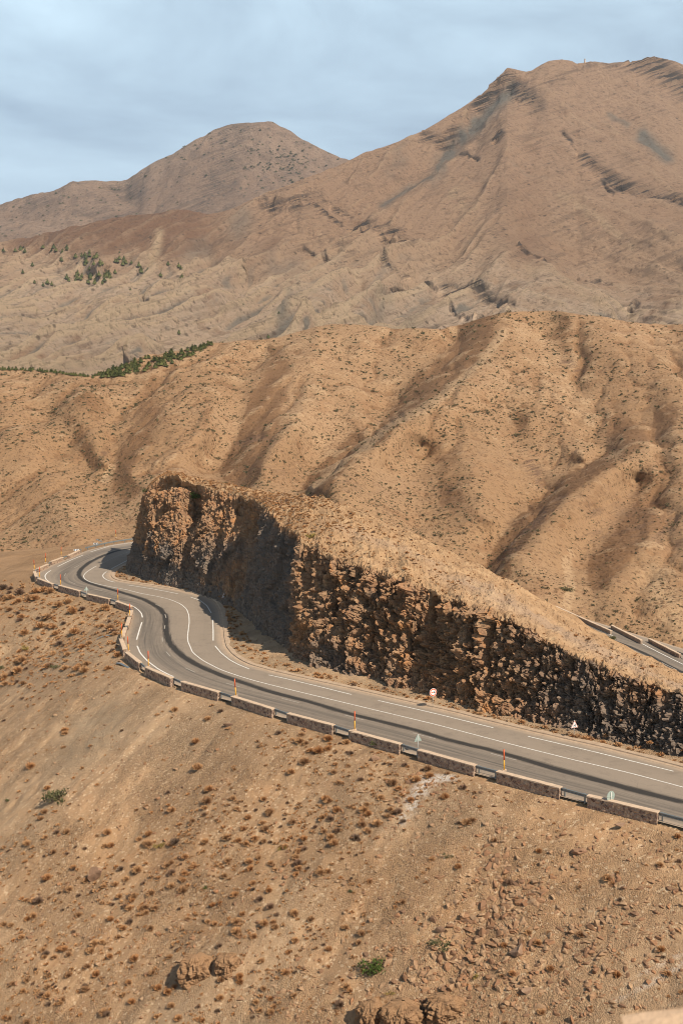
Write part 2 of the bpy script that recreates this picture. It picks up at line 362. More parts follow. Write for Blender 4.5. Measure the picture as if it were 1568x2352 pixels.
def m_concrete(name='pale_concrete', c0=(0.62, 0.455, 0.31), c1_=(0.50, 0.36, 0.245)):
    t = NT(name); P = t.geo(); n = t.noise(P, 1.2, 6, 0.7); f = t.noise(P, 9, 4, 0.75)
    a = t.mix(t.ramp(n, [(0.35, 0), (0.65, 1)]), c1_, c0); a = t.mix(t.ramp(f, [(0.28, 0.6), (0.45, 0)]), a, tuple(v * 0.5 for v in c1_))
    t.col(a); t.nor(t.bump(t.math('ADD', n, f), 0.03, 0.7)); return t.m
def m_rubble():
    t = NT('rubble_masonry'); P = t.tco()
    vc = t.n('SeparateColor', {'Color': t.vor(P, 3.6, out='Color')}).outputs[0]; e = t.vor(P, 3.6, feature='DISTANCE_TO_EDGE'); n = t.noise(P, 9, 5, 0.7)
    a = t.ramp(vc, [(0.0, (0.15, 0.095, 0.075)), (0.35, (0.32, 0.20, 0.145)), (0.65, (0.47, 0.315, 0.215)), (1.0, (0.60, 0.42, 0.28))])
    a = t.mix(t.ramp(n, [(0.3, 0.5), (0.55, 0)]), a, (0.10, 0.07, 0.055))
    a = t.mix(t.ramp(e, [(0.03, 0.85), (0.10, 0)]), a, (0.42, 0.31, 0.22))
    t.col(a); t.nor(t.bump(t.math('ADD', t.math('MULTIPLY', t.ramp(e, [(0, 0), (0.2, 1)]), 1.0), t.math('MULTIPLY', n, 0.5)), 0.07, 0.9)); return t.m
def m_stone(name, ca, cb, cc):
    t = NT(name); P = t.tco(); rd = t.n('ObjectInfo').outputs['Random']; n = t.noise(P, 2.2, 6, 0.7); r2 = t.attr('tint')
    a = t.ramp(t.math('FRACT', t.math('ADD', rd, r2)), [(0.0, cc), (0.3, ca), (0.7, cb), (1.0, tuple(min(.8, v * 1.15) for v in cb))]); a = t.mix(t.ramp(n, [(0.42, 0), (0.62, 0.6)]), a, cc)
    t.col(a); t.nor(t.bump(n, 0.08, 0.8)); return t.m
def m_tuft(name, ca, cb, cc):
    t = NT(name); rd = t.math('FRACT', t.math('ADD', t.n('ObjectInfo').outputs['Random'], t.attr('tint')))
    a = t.ramp(rd, [(0, ca), (0.55, cb), (1, cc)]); t.col(a); t.b.inputs['Roughness'].default_value = 0.9
    return t.m

MG = m_ground(); MM = m_midhill(); MF = m_far('mountain_rock', 'main'); MFL = m_far('distant_mountain_rock', 'left'); MC = m_cliff(); MA = m_asphalt(); MP = m_paint(); MWP = m_wornpaint()
MK = m_concrete('kerb_concrete', (0.50, 0.365, 0.245), (0.40, 0.28, 0.185)); MCAP = m_concrete(); MRUB = m_rubble()
MST = m_stone('loose_stone', (0.36, 0.18, 0.088), (0.38, 0.24, 0.135), (0.20, 0.115, 0.068))
MTO = m_tuft('dry_tuft', (0.46, 0.215, 0.085), (0.56, 0.31, 0.145), (0.36, 0.195, 0.095))
MTD = m_tuft('dead_thorn', (0.22, 0.14, 0.09), (0.28, 0.165, 0.10), (0.18, 0.12, 0.08))
MTG = m_tuft('green_shrub', (0.085, 0.095, 0.03), (0.12, 0.12, 0.045), (0.075, 0.075, 0.03))
MTS = m_tuft('hill_shrub', (0.10, 0.092, 0.045), (0.135, 0.10, 0.05), (0.08, 0.08, 0.042))
MTB = m_tuft('brown_scrub', (0.18, 0.095, 0.045), (0.22, 0.12, 0.06), (0.13, 0.07, 0.035))
MPINE = m_tuft('pine_needles', (0.075, 0.085, 0.028), (0.115, 0.115, 0.035), (0.05, 0.06, 0.02))
MBARK = plain('bark', (0.16, 0.11, 0.07), 0.9)
MRAIL = plain('galvanised_steel', (0.27, 0.29, 0.28), 0.45, 0.5)
MSIGNB = plain('sign_back_metal', (0.36, 0.42, 0.36), 0.55, 0.2, 0.08)
MWHITE = plain('sign_white', (0.80, 0.79, 0.76), 0.5, 0, 0.03); MRED = plain('sign_red', (0.72, 0.12, 0.03), 0.5, 0, 0.06)
MBLK = plain('sign_black', (0.025, 0.03, 0.05), 0.5); MPOST = plain('post_metal', (0.50, 0.48, 0.42), 0.5, 0.3)
MPR = plain('marker_red', (0.62, 0.10, 0.025), 0.5, 0, 0.1); MPY = plain('marker_yellow', (0.74, 0.36, 0.03), 0.5, 0, 0.1)

def soft(line, px, py, wd):
    L = resample(np.array(line, float), 12); q = np.stack([px.ravel(), py.ravel()], -1); d, _, _, _ = nearest(q, L); return np.exp(-(d / wd) ** 2).reshape(px.shape)
# ================================================================== NEAR TERRAIN
FALLD = np.array([-0.62, -0.79])
def bump_px(X, Y, Zb, px, py, rx, ry):
    return np.exp(-(((px - X) / rx) ** 2 + ((py - Y) / ry) ** 2))
def near_z(Q, detail=True, attrs=False):
    Q = np.atleast_2d(Q); n = len(Q); Z = np.zeros(n)
    D = np.zeros(n); S = np.zeros(n); WZv = np.zeros(n)
    Ls = W[::2]; WZs = WZ[::2]
    for a in range(0, n, 30000):
        d, sg, ex, _ = nearest(Q[a:a + 30000], Ls, WZs); D[a:a + 30000] = d; S[a:a + 30000] = sg; WZv[a:a + 30000] = ex
    out = S < 0 if OUT_NEG else S > 0
    cz = WZv
    inside = cz - 0.16
    x, y = Q[:, 0], Q[:, 1]
    # how steeply the land falls from the shoulder
    k = 0.60 + 0.03 * perlin(np.stack([x * .02, y * .02, y * 0], -1), 5)
    k = k * (1 - 0.62 * sstep(165, 215, y) * sstep(-20, -40, x)) * (1 - 0.35 * sstep(215, 250, y))
    sh = 1.0 + 0.9 * perlin(np.stack([x * .08, y * .08, y * 0], -1), 8)
    t = np.maximum(D - sh, 0); fall = k * (t - 5.0 * (1 - np.exp(-t / 5.0)) * 0.55)
    o = cz - 0.30 - 0.04 * np.minimum(D, 3) - fall
    if detail:
        A = x * FALLD[0] + y * FALLD[1]; B = -x * FALLD[1] + y * FALLD[0]
        am = sstep(0.5, 9, D)
        o += am * 0.6 * fbm(np.stack([A * 0.018, B * 0.055, A * 0], -1), 4, 11)
        o += am * 0.17 * fbm(np.stack([A * 0.10, B * 0.30, A * 0], -1), 4, 21)
        o += (0.25 + am) * 0.10 * fbm(np.stack([x * 0.9, y * 0.9, x * 0], -1), 3, 31)
    Z = np.where(out, o, inside)
    Z = Z + 0
    # lookout hill the photographer stands on
    r = np.hypot(x, y); Z = np.maximum(Z, 32.7 - 0.85 * np.maximum(r - 1.0, 0)); Z = np.maximum(Z, 31.3 - 1.6 * np.maximum(np.hypot(x - 1.6, y - 4.35) - .5, 0))
    return Z
# orientation check: a point at the camera side must be outside
_d, _sg, _, _ = nearest(np.array([[0.0, 60.0]]), W[::2]); OUT_NEG = bool(_sg[0] < 0)

def axis_pts(lo, a, b, hi, fine, coarse):
    L = [a]; st = fine
    while L[-1] > lo: st = min(coarse, st * 1.15); L.append(L[-1] - st)
    L = L[::-1]; L += list(np.arange(a + fine, b, fine)); st = fine
    while L[-1] < hi: st = min(coarse, st * 1.15); L.append(L[-1] + st)
    return np.array(L)
gx = axis_pts(-170, -72, 34, 150, 0.30, 3.0); gy = axis_pts(-12, 62, 176, 330, 0.30, 2.5)
GX, GY = np.meshgrid(gx, gy, indexing='ij'); Qg = np.stack([GX.ravel(), GY.ravel()], -1)
Zg = near_z(Qg)
Vg = np.column_stack([Qg, Zg])
PX, PY, _zc = project(Vg)
# eroded ledges in the lower part of the slope
def ledge(px0, py0, rx, ry, hgt, seed):
    m = np.exp(-(((PX - px0) / rx) ** 2 + ((PY - py0) / ry) ** 2) ** 3) * (_zc > 5)
    nn = 1 + 0.45 * fbm(Vg * [0.5, 0.5, 0.5], 3, seed)
    return m * hgt * nn
Zg2 = Zg + ledge(60, 2215, 70, 22, 0.3, 45) + ledge(430, 2130, 50, 12, 0.25, 46)
led = Zg2 - Zg
terr = np.floor(Zg2 / 0.28 + 0.5 * perlin(Vg * 0.4, 50)) * 0.28
Zg2 = np.where(led > 0.12, Zg2 * 0.55 + terr * 0.45, Zg2)
Vg[:, 2] = Zg2
me = newmesh('ground', Vg, gridfaces(len(gx), len(gy)), [MG])
white = np.zeros(len(Vg))
for (a, b, rx, ry) in ((1010, 1787, 42, 9), (985, 1795, 22, 16), (965, 1815, 20, 18), (945, 1845, 16, 26), (925, 1880, 14, 16)):
    white = np.maximum(white, np.exp(-(((PX - a) / rx) ** 2 + ((PY - b) / ry) ** 2) ** 2))
white = np.maximum(white, .62 * soft([(1600, 2195), (1500, 2255), (1410, 2300)], PX, PY, 5) + .5 * soft([(1600, 2170), (1480, 2235), (1440, 2262)], PX, PY, 4))
white *= (_zc > 5)
attr(me, 'white', white)
gm = sstep(-0.15, 0.35, fbm(Vg * [0.03, 0.03, 0], 3, 61)) * 0.5 + 0.6 * np.exp(-(((PX - 300) / 330) ** 2 + ((PY - 1660) / 110) ** 2)) + 0.5 * sstep(1150, 1500, PX) * sstep(2000, 2250, PY)
attr(me, 'grey', np.clip(gm, 0, 1)); attr(me, 'brown', np.clip(sstep(168, 205, Vg[:, 1] + 14 * perlin(Vg * [.06, .06, 0], 66)), 0, 1))
ground = obj('ground', me, kind='structure')
GZ = Zg2.reshape(len(gx), len(gy))
def gsample(x, y):
    i = np.clip(np.searchsorted(gx, x) - 1, 0, len(gx) - 2); j = np.clip(np.searchsorted(gy, y) - 1, 0, len(gy) - 2)
    tx = (x - gx[i]) / (gx[i + 1] - gx[i]); ty = (y - gy[j]) / (gy[j + 1] - gy[j])
    return (GZ[i, j] * (1 - tx) * (1 - ty) + GZ[i + 1, j] * tx * (1 - ty) + GZ[i, j + 1] * (1 - tx) * ty + GZ[i + 1, j + 1] * tx * ty)
def ghit(px, py):
    r = ray(px, py); t = np.full(len(r), 30.0); done = np.zeros(len(r), bool)
    for _ in range(2500):
        a = np.where(~done)[0]
        if not len(a): break
        P = np.array([0, 0, CAMZ]) + r[a] * t[a, None]; z = gsample(P[:, 0], P[:, 1]); h = P[:, 2] <= z
        done[a[h]] = True; t[a[~h]] += np.clip((P[~h, 2] - z[~h]) * 0.6, 0.15, 4)
        if t[a].max() > 500: done[a[t[a] > 500]] = True
    done &= t < 400
    return np.array([0, 0, CAMZ]) + r * t[:, None], done

# ================================================================== ROAD
def offsets(Cp, L, side):
    """distance from each centre-line station along its normal to polyline L"""
    tn = np.gradient(Cp, axis=0); tn /= np.linalg.norm(tn, axis=1)[:, None]; nr = np.stack([-tn[:, 1], tn[:, 0]], 1) * side
    A = L[:-1]; Dv = L[1:] - L[:-1]; out = np.zeros(len(Cp))
    for i in range(len(Cp)):
        c = Cp[i]; n = nr[i]; den = n[0] * Dv[:, 1] - n[1] * Dv[:, 0]; den = np.where(abs(den) < 1e-9, 1e-9, den)
        q = A - c; t = (q[:, 0] * Dv[:, 1] - q[:, 1] * Dv[:, 0]) / den; u = (q[:, 0] * n[1] - q[:, 1] * n[0]) / den
        ok = (u >= -0.01) & (u <= 1.01) & (t > 0.5) & (t < 22)
        out[i] = t[ok].min() if ok.any() else np.nan
    idx = np.arange(len(out)); g = ~np.isnan(out); out = np.interp(idx, idx[g], out[g])
    for _ in range(4): out[1:-1] = 0.25 * out[:-2] + 0.5 * out[1:-1] + 0.25 * out[2:]
    return out, nr
oside = -1 if OUT_NEG else 1
ow, nr = offsets(C, W, oside); oi, _ = offsets(C, I, -oside)
SK_px = c3([(1568, 1160), (1300, 1095), (1100, 1040), (900, 985), (750, 940), (600, 895), (400, 850), (200, 790)]) + c4([(1100, 640), (900, 578), (700, 530), (550, 480), (400, 430), (280, 380), (180, 320), (110, 250), (90, 180), (90, 100)]) + \
        c1([(935, 790), (900, 755), (830, 715)]) + c6([(1300, 800), (1100, 740), (900, 685), (750, 640), (660, 600), (615, 550), (615, 500), (660, 440), (750, 370), (850, 320), (950, 275), (1100, 225), (1300, 195)])
SK = np.vstack([w(SK_px), [[-40, 258], [-28, 262], [-12, 259], [4, 249], [22, 229]], w(c7([(760, 500)]), -7.5) * 0 + [[38.5, 206.2]], w(c7([(940, 545), (1200, 640), (1568, 800)]), -8.6), [[72, 157.0]]])
SK = smooth(resample(SK, 1.0), 3)
NL = 61
fr = np.linspace(-1, 1, NL); lat = np.where(fr[None, :] < 0, -fr[None, :] * (-oi[:, None]), fr[None, :] * (ow[:, None] - 0.02))
lat = np.where(fr[None, :] < 0, fr[None, :] * oi[:, None], fr[None, :] * ow[:, None])
RV = C[:, None, :] + nr[:, None, :] * lat[..., None]
RVz = np.repeat(CZ[:, None], NL, 1)
me = newmesh('road', np.concatenate([RV, RVz[..., None]], -1), gridfaces(len(C), NL), [MA])
Qr = RV.reshape(-1, 2); dsk = np.zeros(len(Qr)); ssg = np.zeros(len(Qr))
for a in range(0, len(Qr), 20000):
    d_, s_, _, ar_ = nearest(Qr[a:a + 20000], SK); dsk[a:a + 20000] = d_ * s_ * oside
along = np.repeat(_s[:, None], NL, 1).ravel()
wv = 0.5 + 0.25 * np.sin(along * 0.11) + 0.3 * perlin(np.stack([along * .05, along * 0, along * 0], -1), 3)
skid = 1.15 * np.exp(-(dsk / 0.55) ** 2) + 0.45 * np.clip(wv, 0, 1) * np.exp(-((dsk + 0.7) / 0.55) ** 2)
attr(me, 'skid', np.clip(skid, 0, 1)); attr(me, 'along', along); attr(me, 'across', lat.ravel())
tread = 1.0 * np.exp(-((dsk - 2.8) / 1.8) ** 2) + 0.35 * np.exp(-((lat.ravel() + oi.mean() * .45) / 1.0) ** 2) * 0.4 + 0.35 * np.exp(-(dsk / 1.7) ** 2)
attr(me, 'tread', np.clip(tread, 0, 1))
attr(me, 'edge', np.clip(sstep(0.72, 0.98, -fr)[None, :].repeat(len(C), 0).ravel() * 0.8 + sstep(0.86, 1.0, fr)[None, :].repeat(len(C), 0).ravel(), 0, 1))
road = obj('road', me, kind='structure')

def ribbon_pts(P, width, dz, z=None, step=0.7, sm=1, side=0.0):
    P = smooth(resample(P, step), sm) if len(P) > 2 else resample(P, step)
    tn = np.gradient(P, axis=0); tn /= np.linalg.norm(tn, axis=1)[:, None]; n_ = np.stack([-tn[:, 1], tn[:, 0]], 1)
    zz = corridor_z(P) if z is None else np.full(len(P), z)
    L_ = np.column_stack([P + n_ * (side + width / 2), zz + dz]); R_ = np.column_stack([P + n_ * (side - width / 2), zz + dz])
    return np.stack([L_, R_], 1)
def merge_ribbons(name, ribs, mat, kind='structure'):
    V = []; Fc = []; o = 0
    for rb in ribs:
        V.append(rb.reshape(-1, 3)); Fc.append(gridfaces(len(rb), rb.shape[1])[:, ::-1] + o); o += len(V[-1])
    V = np.concatenate(V); Fc = np.concatenate(Fc)
    me = newmesh(name, V, Fc, [mat]); return obj(name, me, kind=kind)
ctr = w(C_px)
LW = 0.17
inner = [c6([(1300, 310), (1225, 350), (1025, 455)]), c6([(962, 492), (930, 517), (913, 540), (925, 568), (960, 593), (1010, 612), (1068, 625)]), c1([(725, 627), (870, 650), (1017, 678)]),
         c1([(1088, 697), (1140, 715), (1180, 745), (1205, 787)]), c1([(1213, 822), (1216, 885), (1216, 945)]), c1([(1227, 975), (1260, 1015), (1310, 1055), (1360, 1082), (1422, 1107)]),
         c4([(676, 428), (800, 455), (1000, 503), (1148, 540)]), c3([(15, 640), (300, 705), (600, 779)]), c3([(778, 823), (1100, 898), (1518, 1001)])]
outer = [c6([(1320, 123), (1200, 140), (1000, 172), (762, 245)]), c6([(667, 286), (520, 345), (350, 428)]), c6([(266, 476), (215, 510), (190, 545), (205, 590), (250, 625), (300, 655)]),
         c1([(735, 737), (765, 752), (790, 770), (808, 790), (813, 813)]), c1([(810, 840), (797, 880), (780, 940)]), c1([(783, 975), (800, 1015), (840, 1060), (900, 1105), (950, 1133), (990, 1150)])]
farl = [(c7([(200, 168), (340, 235), (735, 378)]), -7.6), (c7([(988, 480), (1250, 588), (1568, 718), (1800, 815)]), -8.7)]
ribs = [ribbon_pts(w(a), LW, 0.012) for a in inner] + [ribbon_pts(w(a), 0.20, 0.012) for a in outer]
ribs += [ribbon_pts(w(a, z_), 0.2, 0.012) for a, z_ in farl]
cl = smooth(resample(ctr, 0.7), 2)
merge_ribbons('road_edge_lines', ribs, MP)
merge_ribbons('road_centre_line', [ribbon_pts(cl[:int(len(cl) * .88)], 0.15, 0.008)], MP)
dash = [c6(a) for a in ([(1005, 245), (945, 265)], [(815, 325), (757, 350)], [(618, 415), (562, 443)], [(452, 515), (434, 543)], [(492, 617), (570, 645)], [(800, 708), (912, 732)], [(1207, 805), (1330, 832)])]
dash += [c1(a) for a in ([(888, 738), (918, 750)], [(942, 795), (948, 815)], [(942, 858), (938, 878)], [(926, 927), (928, 950)], [(948, 1008), (972, 1035)], [(1055, 1100), (1113, 1125)], [(1290, 1187), (1370, 1210)])]
dash += [c4(a) for a in ([(752, 562), (850, 586)], [(1108, 656), (1218, 685)], )] + [c3(a) for a in ([(192, 805), (307, 835)], [(590, 910), (720, 944)])]
ribs = [ribbon_pts(w(a), 0.13, 0.008, sm=0) for a in dash] + [ribbon_pts(w(c7([(1315, 725), (1490, 797)]), -9.0), 0.14, 0.01, sm=0), ribbon_pts(cl[int(len(cl) * .88):], 0.12, 0.008)]
merge_ribbons('road_lane_dashes', ribs, MWP)

# kerb and drain strip on the rock side: a real step with worn, uneven back edge
kf = int(np.argmin(np.linalg.norm(I - I2[0], axis=1))) - 20; kb = int(np.argmin(np.linalg.norm(I - [-41, 236], axis=1)))
Kp = resample(I[max(kf, 0):kb + 1], 0.5)
tn = np.gradient(Kp, axis=0); tn /= np.linalg.norm(tn, axis=1)[:, None]; kn = np.stack([-tn[:, 1], tn[:, 0]], 1) * (-oside)
kz = corridor_z(Kp); wob = perlin(np.column_stack([Kp * 0.45, Kp[:, 0] * 0]), 71)
wid = 1.0 + 0.22 * wob
prof = [(-0.12, -0.1, 0), (-0.10, 0.012, 0), (0.32, 0.02, 0), (0.36, 0.13, 0), (0.55, 0.15, 0), (1.0, 0.16, 1), (1.08, -0.1, 1)]
rows = []
for (o, z, wbl) in prof:
    oo = o * (wid if wbl else 1.0)
    if not wbl: oo = np.full(len(Kp), o)
    rows.append(np.column_stack([Kp + kn * np.atleast_1d(oo)[:, None], kz + z + 0.012 * wob]))
KV = np.stack(rows, 1)
obj('kerb', newmesh('kerb', KV, gridfaces(len(Kp), len(prof)), [MK], False), kind='structure')

# ================================================================== ROCK RIDGE
# base on the road level (px), top edge (px), forward set-back m, crest (px, distance), index of bank width
ST = [  # bx, by, tx, ty, setback, cx, cy, cdepth
    (-40.2, 238, 343, 1122, 1.0, 372, 1092, 232, 1),      # hidden flank (world base)
    (291, 1318, 338, 1126, 3.5, 366, 1098, 222, 0),
    (322, 1333, 350, 1112, 6.5, 374, 1094, 218, 0),
    (355, 1342, 372, 1098, 9.0, 384, 1084, 216, 0),
    (392, 1350, 402, 1094, 10.0, 408, 1088, 213, 0),
    (425, 1357, 448, 1112, 10.0, 452, 1098, 210, 0),
    (455, 1367, 492, 1124, 10.0, 495, 1106, 207, 0),
    (485, 1378, 532, 1134, 9.5, 535, 1115, 204, 0),
    (512, 1390, 566, 1146, 8.0, 575, 1124, 197, 0),
    (538, 1402, 596, 1157, 5.5, 610, 1130, 193, 0),
    (560, 1425, 614, 1170, 3.2, 640, 1134, 188, 0),
    (592, 1458, 640, 1198, 3.2, 670, 1136, 182, 0),
    (625, 1485, 668, 1222, 3.6, 698, 1137, 176, 0),
    (650, 1508, 694, 1240, 4.0, 725, 1139, 171, 0),
    (690, 1532, 735, 1268, 4.6, 765, 1150, 165, 0),
    (745, 1551, 790, 1288, 5.0, 810, 1168, 161, 0),
    (800, 1566, 850, 1308, 5.4, 860, 1188, 158, 0),
    (860, 1580, 905, 1326, 5.6, 915, 1212, 155, 0),
    (920, 1595, 955, 1342, 5.6, 965, 1236, 152, 0),
    (980, 1610, 1008, 1366, 5.4, 1020, 1262, 150, 0),
    (1045, 1628, 1065, 1388, 5.0, 1075, 1287, 149, 0),
    (1115, 1646, 1130, 1409, 4.6, 1140, 1318, 147, 0),
    (1190, 1664, 1200, 1436, 4.2, 1210, 1357, 144, 0),
    (1265, 1681, 1272, 1480, 3.8, 1290, 1407, 139, 0),
    (1345, 1698, 1348, 1518, 3.4, 1375, 1459, 133, 0),
    (1430, 1716, 1430, 1549, 3.0, 1460, 1500, 126, 0),
    (1510, 1733, 1510, 1573, 2.8, 1520, 1526, 122, 0),
    (1600, 1757, 1600, 1602, 2.8, 1600, 1570, 116, 0),
    (1750, 1796, 1745, 1660, 2.8, 1745, 1640, 108, 0),
    (1950, 1855, 1945, 1760, 2.8, 1945, 1750, 98, 0)]
Bs, Ts, Cs = [], [], []
for (bx, by, tx, ty, sb, cx_, cy_, cd, wf) in ST:
    if wf: B = np.array([bx, by, 0.0])
    else: B = pixz(bx, by, 0.0)
    r = ray(tx, ty); T = np.array([0, 0, CAMZ]) + r * ((B[1] + sb) / r[1])
    Cc = np.array([0, 0, CAMZ]) + ray(cx_, cy_) * (cd / ray(cx_, cy_)[1])
    Bs.append(B); Ts.append(T); Cs.append(Cc)
Bs, Ts, Cs = map(np.array, (Bs, Ts, Cs))
# foot of the back slope follows the lower road
Kroad = I[int(np.argmin(np.linalg.norm(I - [-41, 236], axis=1))):]
Kr = resample(Kroad, 1.0)
kpar = np.array([0, .02, .04, .06, .09, .12, .15, .18, .21, .25, .29, .33, .37, .41, .45, .48, .51, .54, .57, .60, .63, .66, .70, .74, .78, .82, .86, .90, .95, 1.0])
Ks = np.stack([np.interp(kpar, np.linspace(0, 1, len(Kr)), Kr[:, k]) for k in (0, 1)], 1); Ks = np.column_stack([Ks, corridor_z(Ks) - 0.2])
seg = np.linalg.norm(np.diff(Bs, axis=0), axis=1) + 0.35 * np.linalg.norm(np.diff(Ts, axis=0), axis=1); su = np.concatenate([[0], np.cumsum(seg)])
NU = int(su[-1] / 0.17); uu = np.linspace(0, su[-1], NU)
def hermite(su, P, uu):
    m = np.gradient(P, su, axis=0); i = np.clip(np.searchsorted(su, uu) - 1, 0, len(su) - 2); h = (su[i + 1] - su[i])[:, None]; t = ((uu - su[i]) / h[:, 0])[:, None]
    d = (P[i + 1] - P[i]) / h; m0 = m[i]; m1 = m[i + 1]
    return P[i] * (2 * t**3 - 3 * t**2 + 1) + m0 * h * (t**3 - 2 * t**2 + t) + P[i + 1] * (-2 * t**3 + 3 * t**2) + m1 * h * (t**3 - t**2)
Bu, Tu, Cu, Ku = [hermite(su, P, uu) for P in (Bs, Ts, Cs, Ks)]
lipn = fbm(np.column_stack([uu * .22, uu * 0, uu * 0]), 4, 141); lipm = fbm(np.column_stack([uu * .22, uu * 0, uu * 0 + 9]), 4, 143)
Tu = Tu + np.column_stack([0.5 * lipn, 0.9 * lipm, 0.45 * lipn])
NVf, NVt, NVb = 150, 110, 40
Bpx = np.interp(uu, su, [s[0] if not s[8] else 285 for s in ST])
tal = 0.10 + 0.55 * sstep(640, 760, Bpx) * (1 - 0.6 * sstep(1250, 1450, Bpx))     # how strongly the foot flares out as rubble
vf = np.linspace(0, 1, NVf)
# face: start 0.5 m under ground
face = []
for v in vf:
    hfrac = v; hor = v + tal * (-0.9) * (v * (1 - v)) ** 1.0 * 0 + tal * (np.power(v, 0.42) - v) * 0.8
    P = Bu * 1.0; Q = Bu + (Tu - Bu) * hor[:, None] if hasattr(hor, '__len__') else Bu + (Tu - Bu) * hor
    z = (Bu[:, 2] - 0.5) * (1 - hfrac) + Tu[:, 2] * hfrac
    face.append(np.column_stack([Q[:, :2], z]))
face = np.stack(face, 1)
vt = np.linspace(0, 1, NVt)[1:]
topz = []
for v in vt:
    P = Tu + (Cu - Tu) * v; P = P.copy(); P[:, 2] += 0.35 * np.sin(math.pi * v) * 1.0; topz.append(P)
topz = np.stack(topz, 1)
vb = np.linspace(0, 1, NVb)[1:]
back = []
for v in vb:
    P = Cu * (1 - v) + Ku * v; P = P.copy(); P[:, 2] += (Cu[:, 2] - Ku[:, 2]) * (-0.10 * np.sin(math.pi * v)); back.append(P)
back = np.stack(back, 1)
RVv = np.concatenate([face, topz, back], 1); n_u, n_v = RVv.shape[:2]
du = np.gradient(RVv, axis=0); dv = np.gradient(RVv, axis=1); Nn = np.cross(du, dv); Nn /= (np.linalg.norm(Nn, axis=2)[..., None] + 1e-9)
# outward = away from the rock core, towards the road on the face
if Nn[n_u // 2, 20, 1] > 0: Nn = -Nn
Nn2 = Nn.copy()
isface = np.zeros((n_u, n_v)); isface[:, :NVf] = 1
fm = np.ones(n_v); fm[:NVf] = np.clip(vf * 0 + 1, 0, 1); fm[NVf:NVf + 6] = np.linspace(0.85, 0.15, 6); fm[NVf + 6:] = 0.10
# smooth normals near the rim
for _ in range(6):
    Nn2[:, 1:-1] = (Nn2[:, :-2] + Nn2[:, 1:-1] * 2 + Nn2[:, 2:]) / 4
    Nn2[1:-1] = (Nn2[:-2] + Nn2[1:-1] * 2 + Nn2[2:]) / 4
Nn2 /= (np.linalg.norm(Nn2, axis=2)[..., None] + 1e-9)
Pf = RVv.reshape(-1, 3); BPX = np.repeat(Bpx[:, None], n_v, 1).ravel(); FV = np.tile(np.concatenate([vf, np.full(n_v - NVf, 1.0)]), n_u)
facem = np.tile(fm, n_u)
def rotz(P, a): c, s = math.cos(a), math.sin(a); return np.stack([P[:, 0] * c - P[:, 1] * s, P[:, 0] * s + P[:, 1] * c, P[:, 2]], -1)
Pr = rotz(Pf, 0.6); warp = np.stack([fbm(Pf * 0.25, 3, 81), fbm(Pf * 0.25, 3, 84), fbm(Pf * 0.25, 3, 87)], -1)
big = ridged(np.stack([Pr[:, 0] * 0.11, Pr[:, 1] * 0.11, Pr[:, 2] * 0.035], -1) + warp * 0.25, 3, 91) - 0.9
mid_ = fbm(Pf * 0.42, 4, 95)
f1, f2, cr, of = worley(Pf * [1.0, 1.0, 0.7] + warp * 0.5, 3); b1 = (cr - 0.5) + of[:, 0] * 0.5 * (cr - .5) + 0.5 * of[:, 2] * (0.5 - cr)
f1b, f2b, crb, ofb = worley(Pf * [2.5, 2.5, 1.6] + warp, 4)
f1c, f2c, crc, _o = worley(Pf * [5.0, 5.0, 3.2], 6)
colm = fbm(np.stack([Pr[:, 0] * 1.5, Pr[:, 1] * 1.5, Pr[:, 2] * 0.16], -1) + warp * 0.2, 4, 101)
blocky = np.clip(sstep(620, 760, BPX) * (1 - 0.72 * sstep(1180, 1300, BPX)) + 0.20, 0, 1); leftf = sstep(640, 560, BPX)
_ang = cr * 43.0; _el = np.sin(cr * 91.0); fac1 = (of[:, 0] * np.cos(_ang) + of[:, 1] * np.sin(_ang) + of[:, 2] * _el) * 0.75
v1, v2, vcr, vof = worley(np.stack([Pr[:, 0] * 1.9, Pr[:, 1] * 1.9, Pr[:, 2] * 0.42 + Pr[:, 0] * .25], -1) + warp * .35, 8)
_a2 = vcr * 57.0; facv = (0.75 * (vcr - .5) + 0.5 * (vof[:, 0] * np.cos(_a2) + vof[:, 1] * np.sin(_a2)) - .22 * np.exp(-((v2 - v1) / .08) ** 2)) * (1 - .55 * (blocky > .6))
_a3 = crb * 71.0; facb = (ofb[:, 0] * np.cos(_a3) + ofb[:, 1] * np.sin(_a3) + ofb[:, 2] * np.sin(_a3 * 3)) * 0.30
rightf = sstep(1120, 1300, BPX)
w1, w2, wcr, wof = worley(np.stack([Pr[:, 0] * 3.3, Pr[:, 1] * 3.3, Pr[:, 2] * 0.9 + Pr[:, 0] * .9], -1) + warp * .4, 9)
_a4 = wcr * 67.0; fine_v = 0.62 * (wcr - .5) + 0.35 * (wof[:, 0] * np.cos(_a4) + wof[:, 1] * np.sin(_a4) + wof[:, 2] * np.sin(_a4 * 2)) - .14 * np.exp(-((w2 - w1) / .09) ** 2)
g1, g2, gcr, gof = worley(np.stack([Pr[:, 0] * .24, Pr[:, 1] * .24, Pr[:, 2] * .13 + Pr[:, 0] * .06], -1) + warp * .15, 12)
_a5 = gcr * 77.0; facg = 1.5 * (gcr - .5) + 2.6 * (gof[:, 0] * np.cos(_a5) + gof[:, 1] * np.sin(_a5)) - .5 * np.exp(-((g2 - g1) / .05) ** 2)
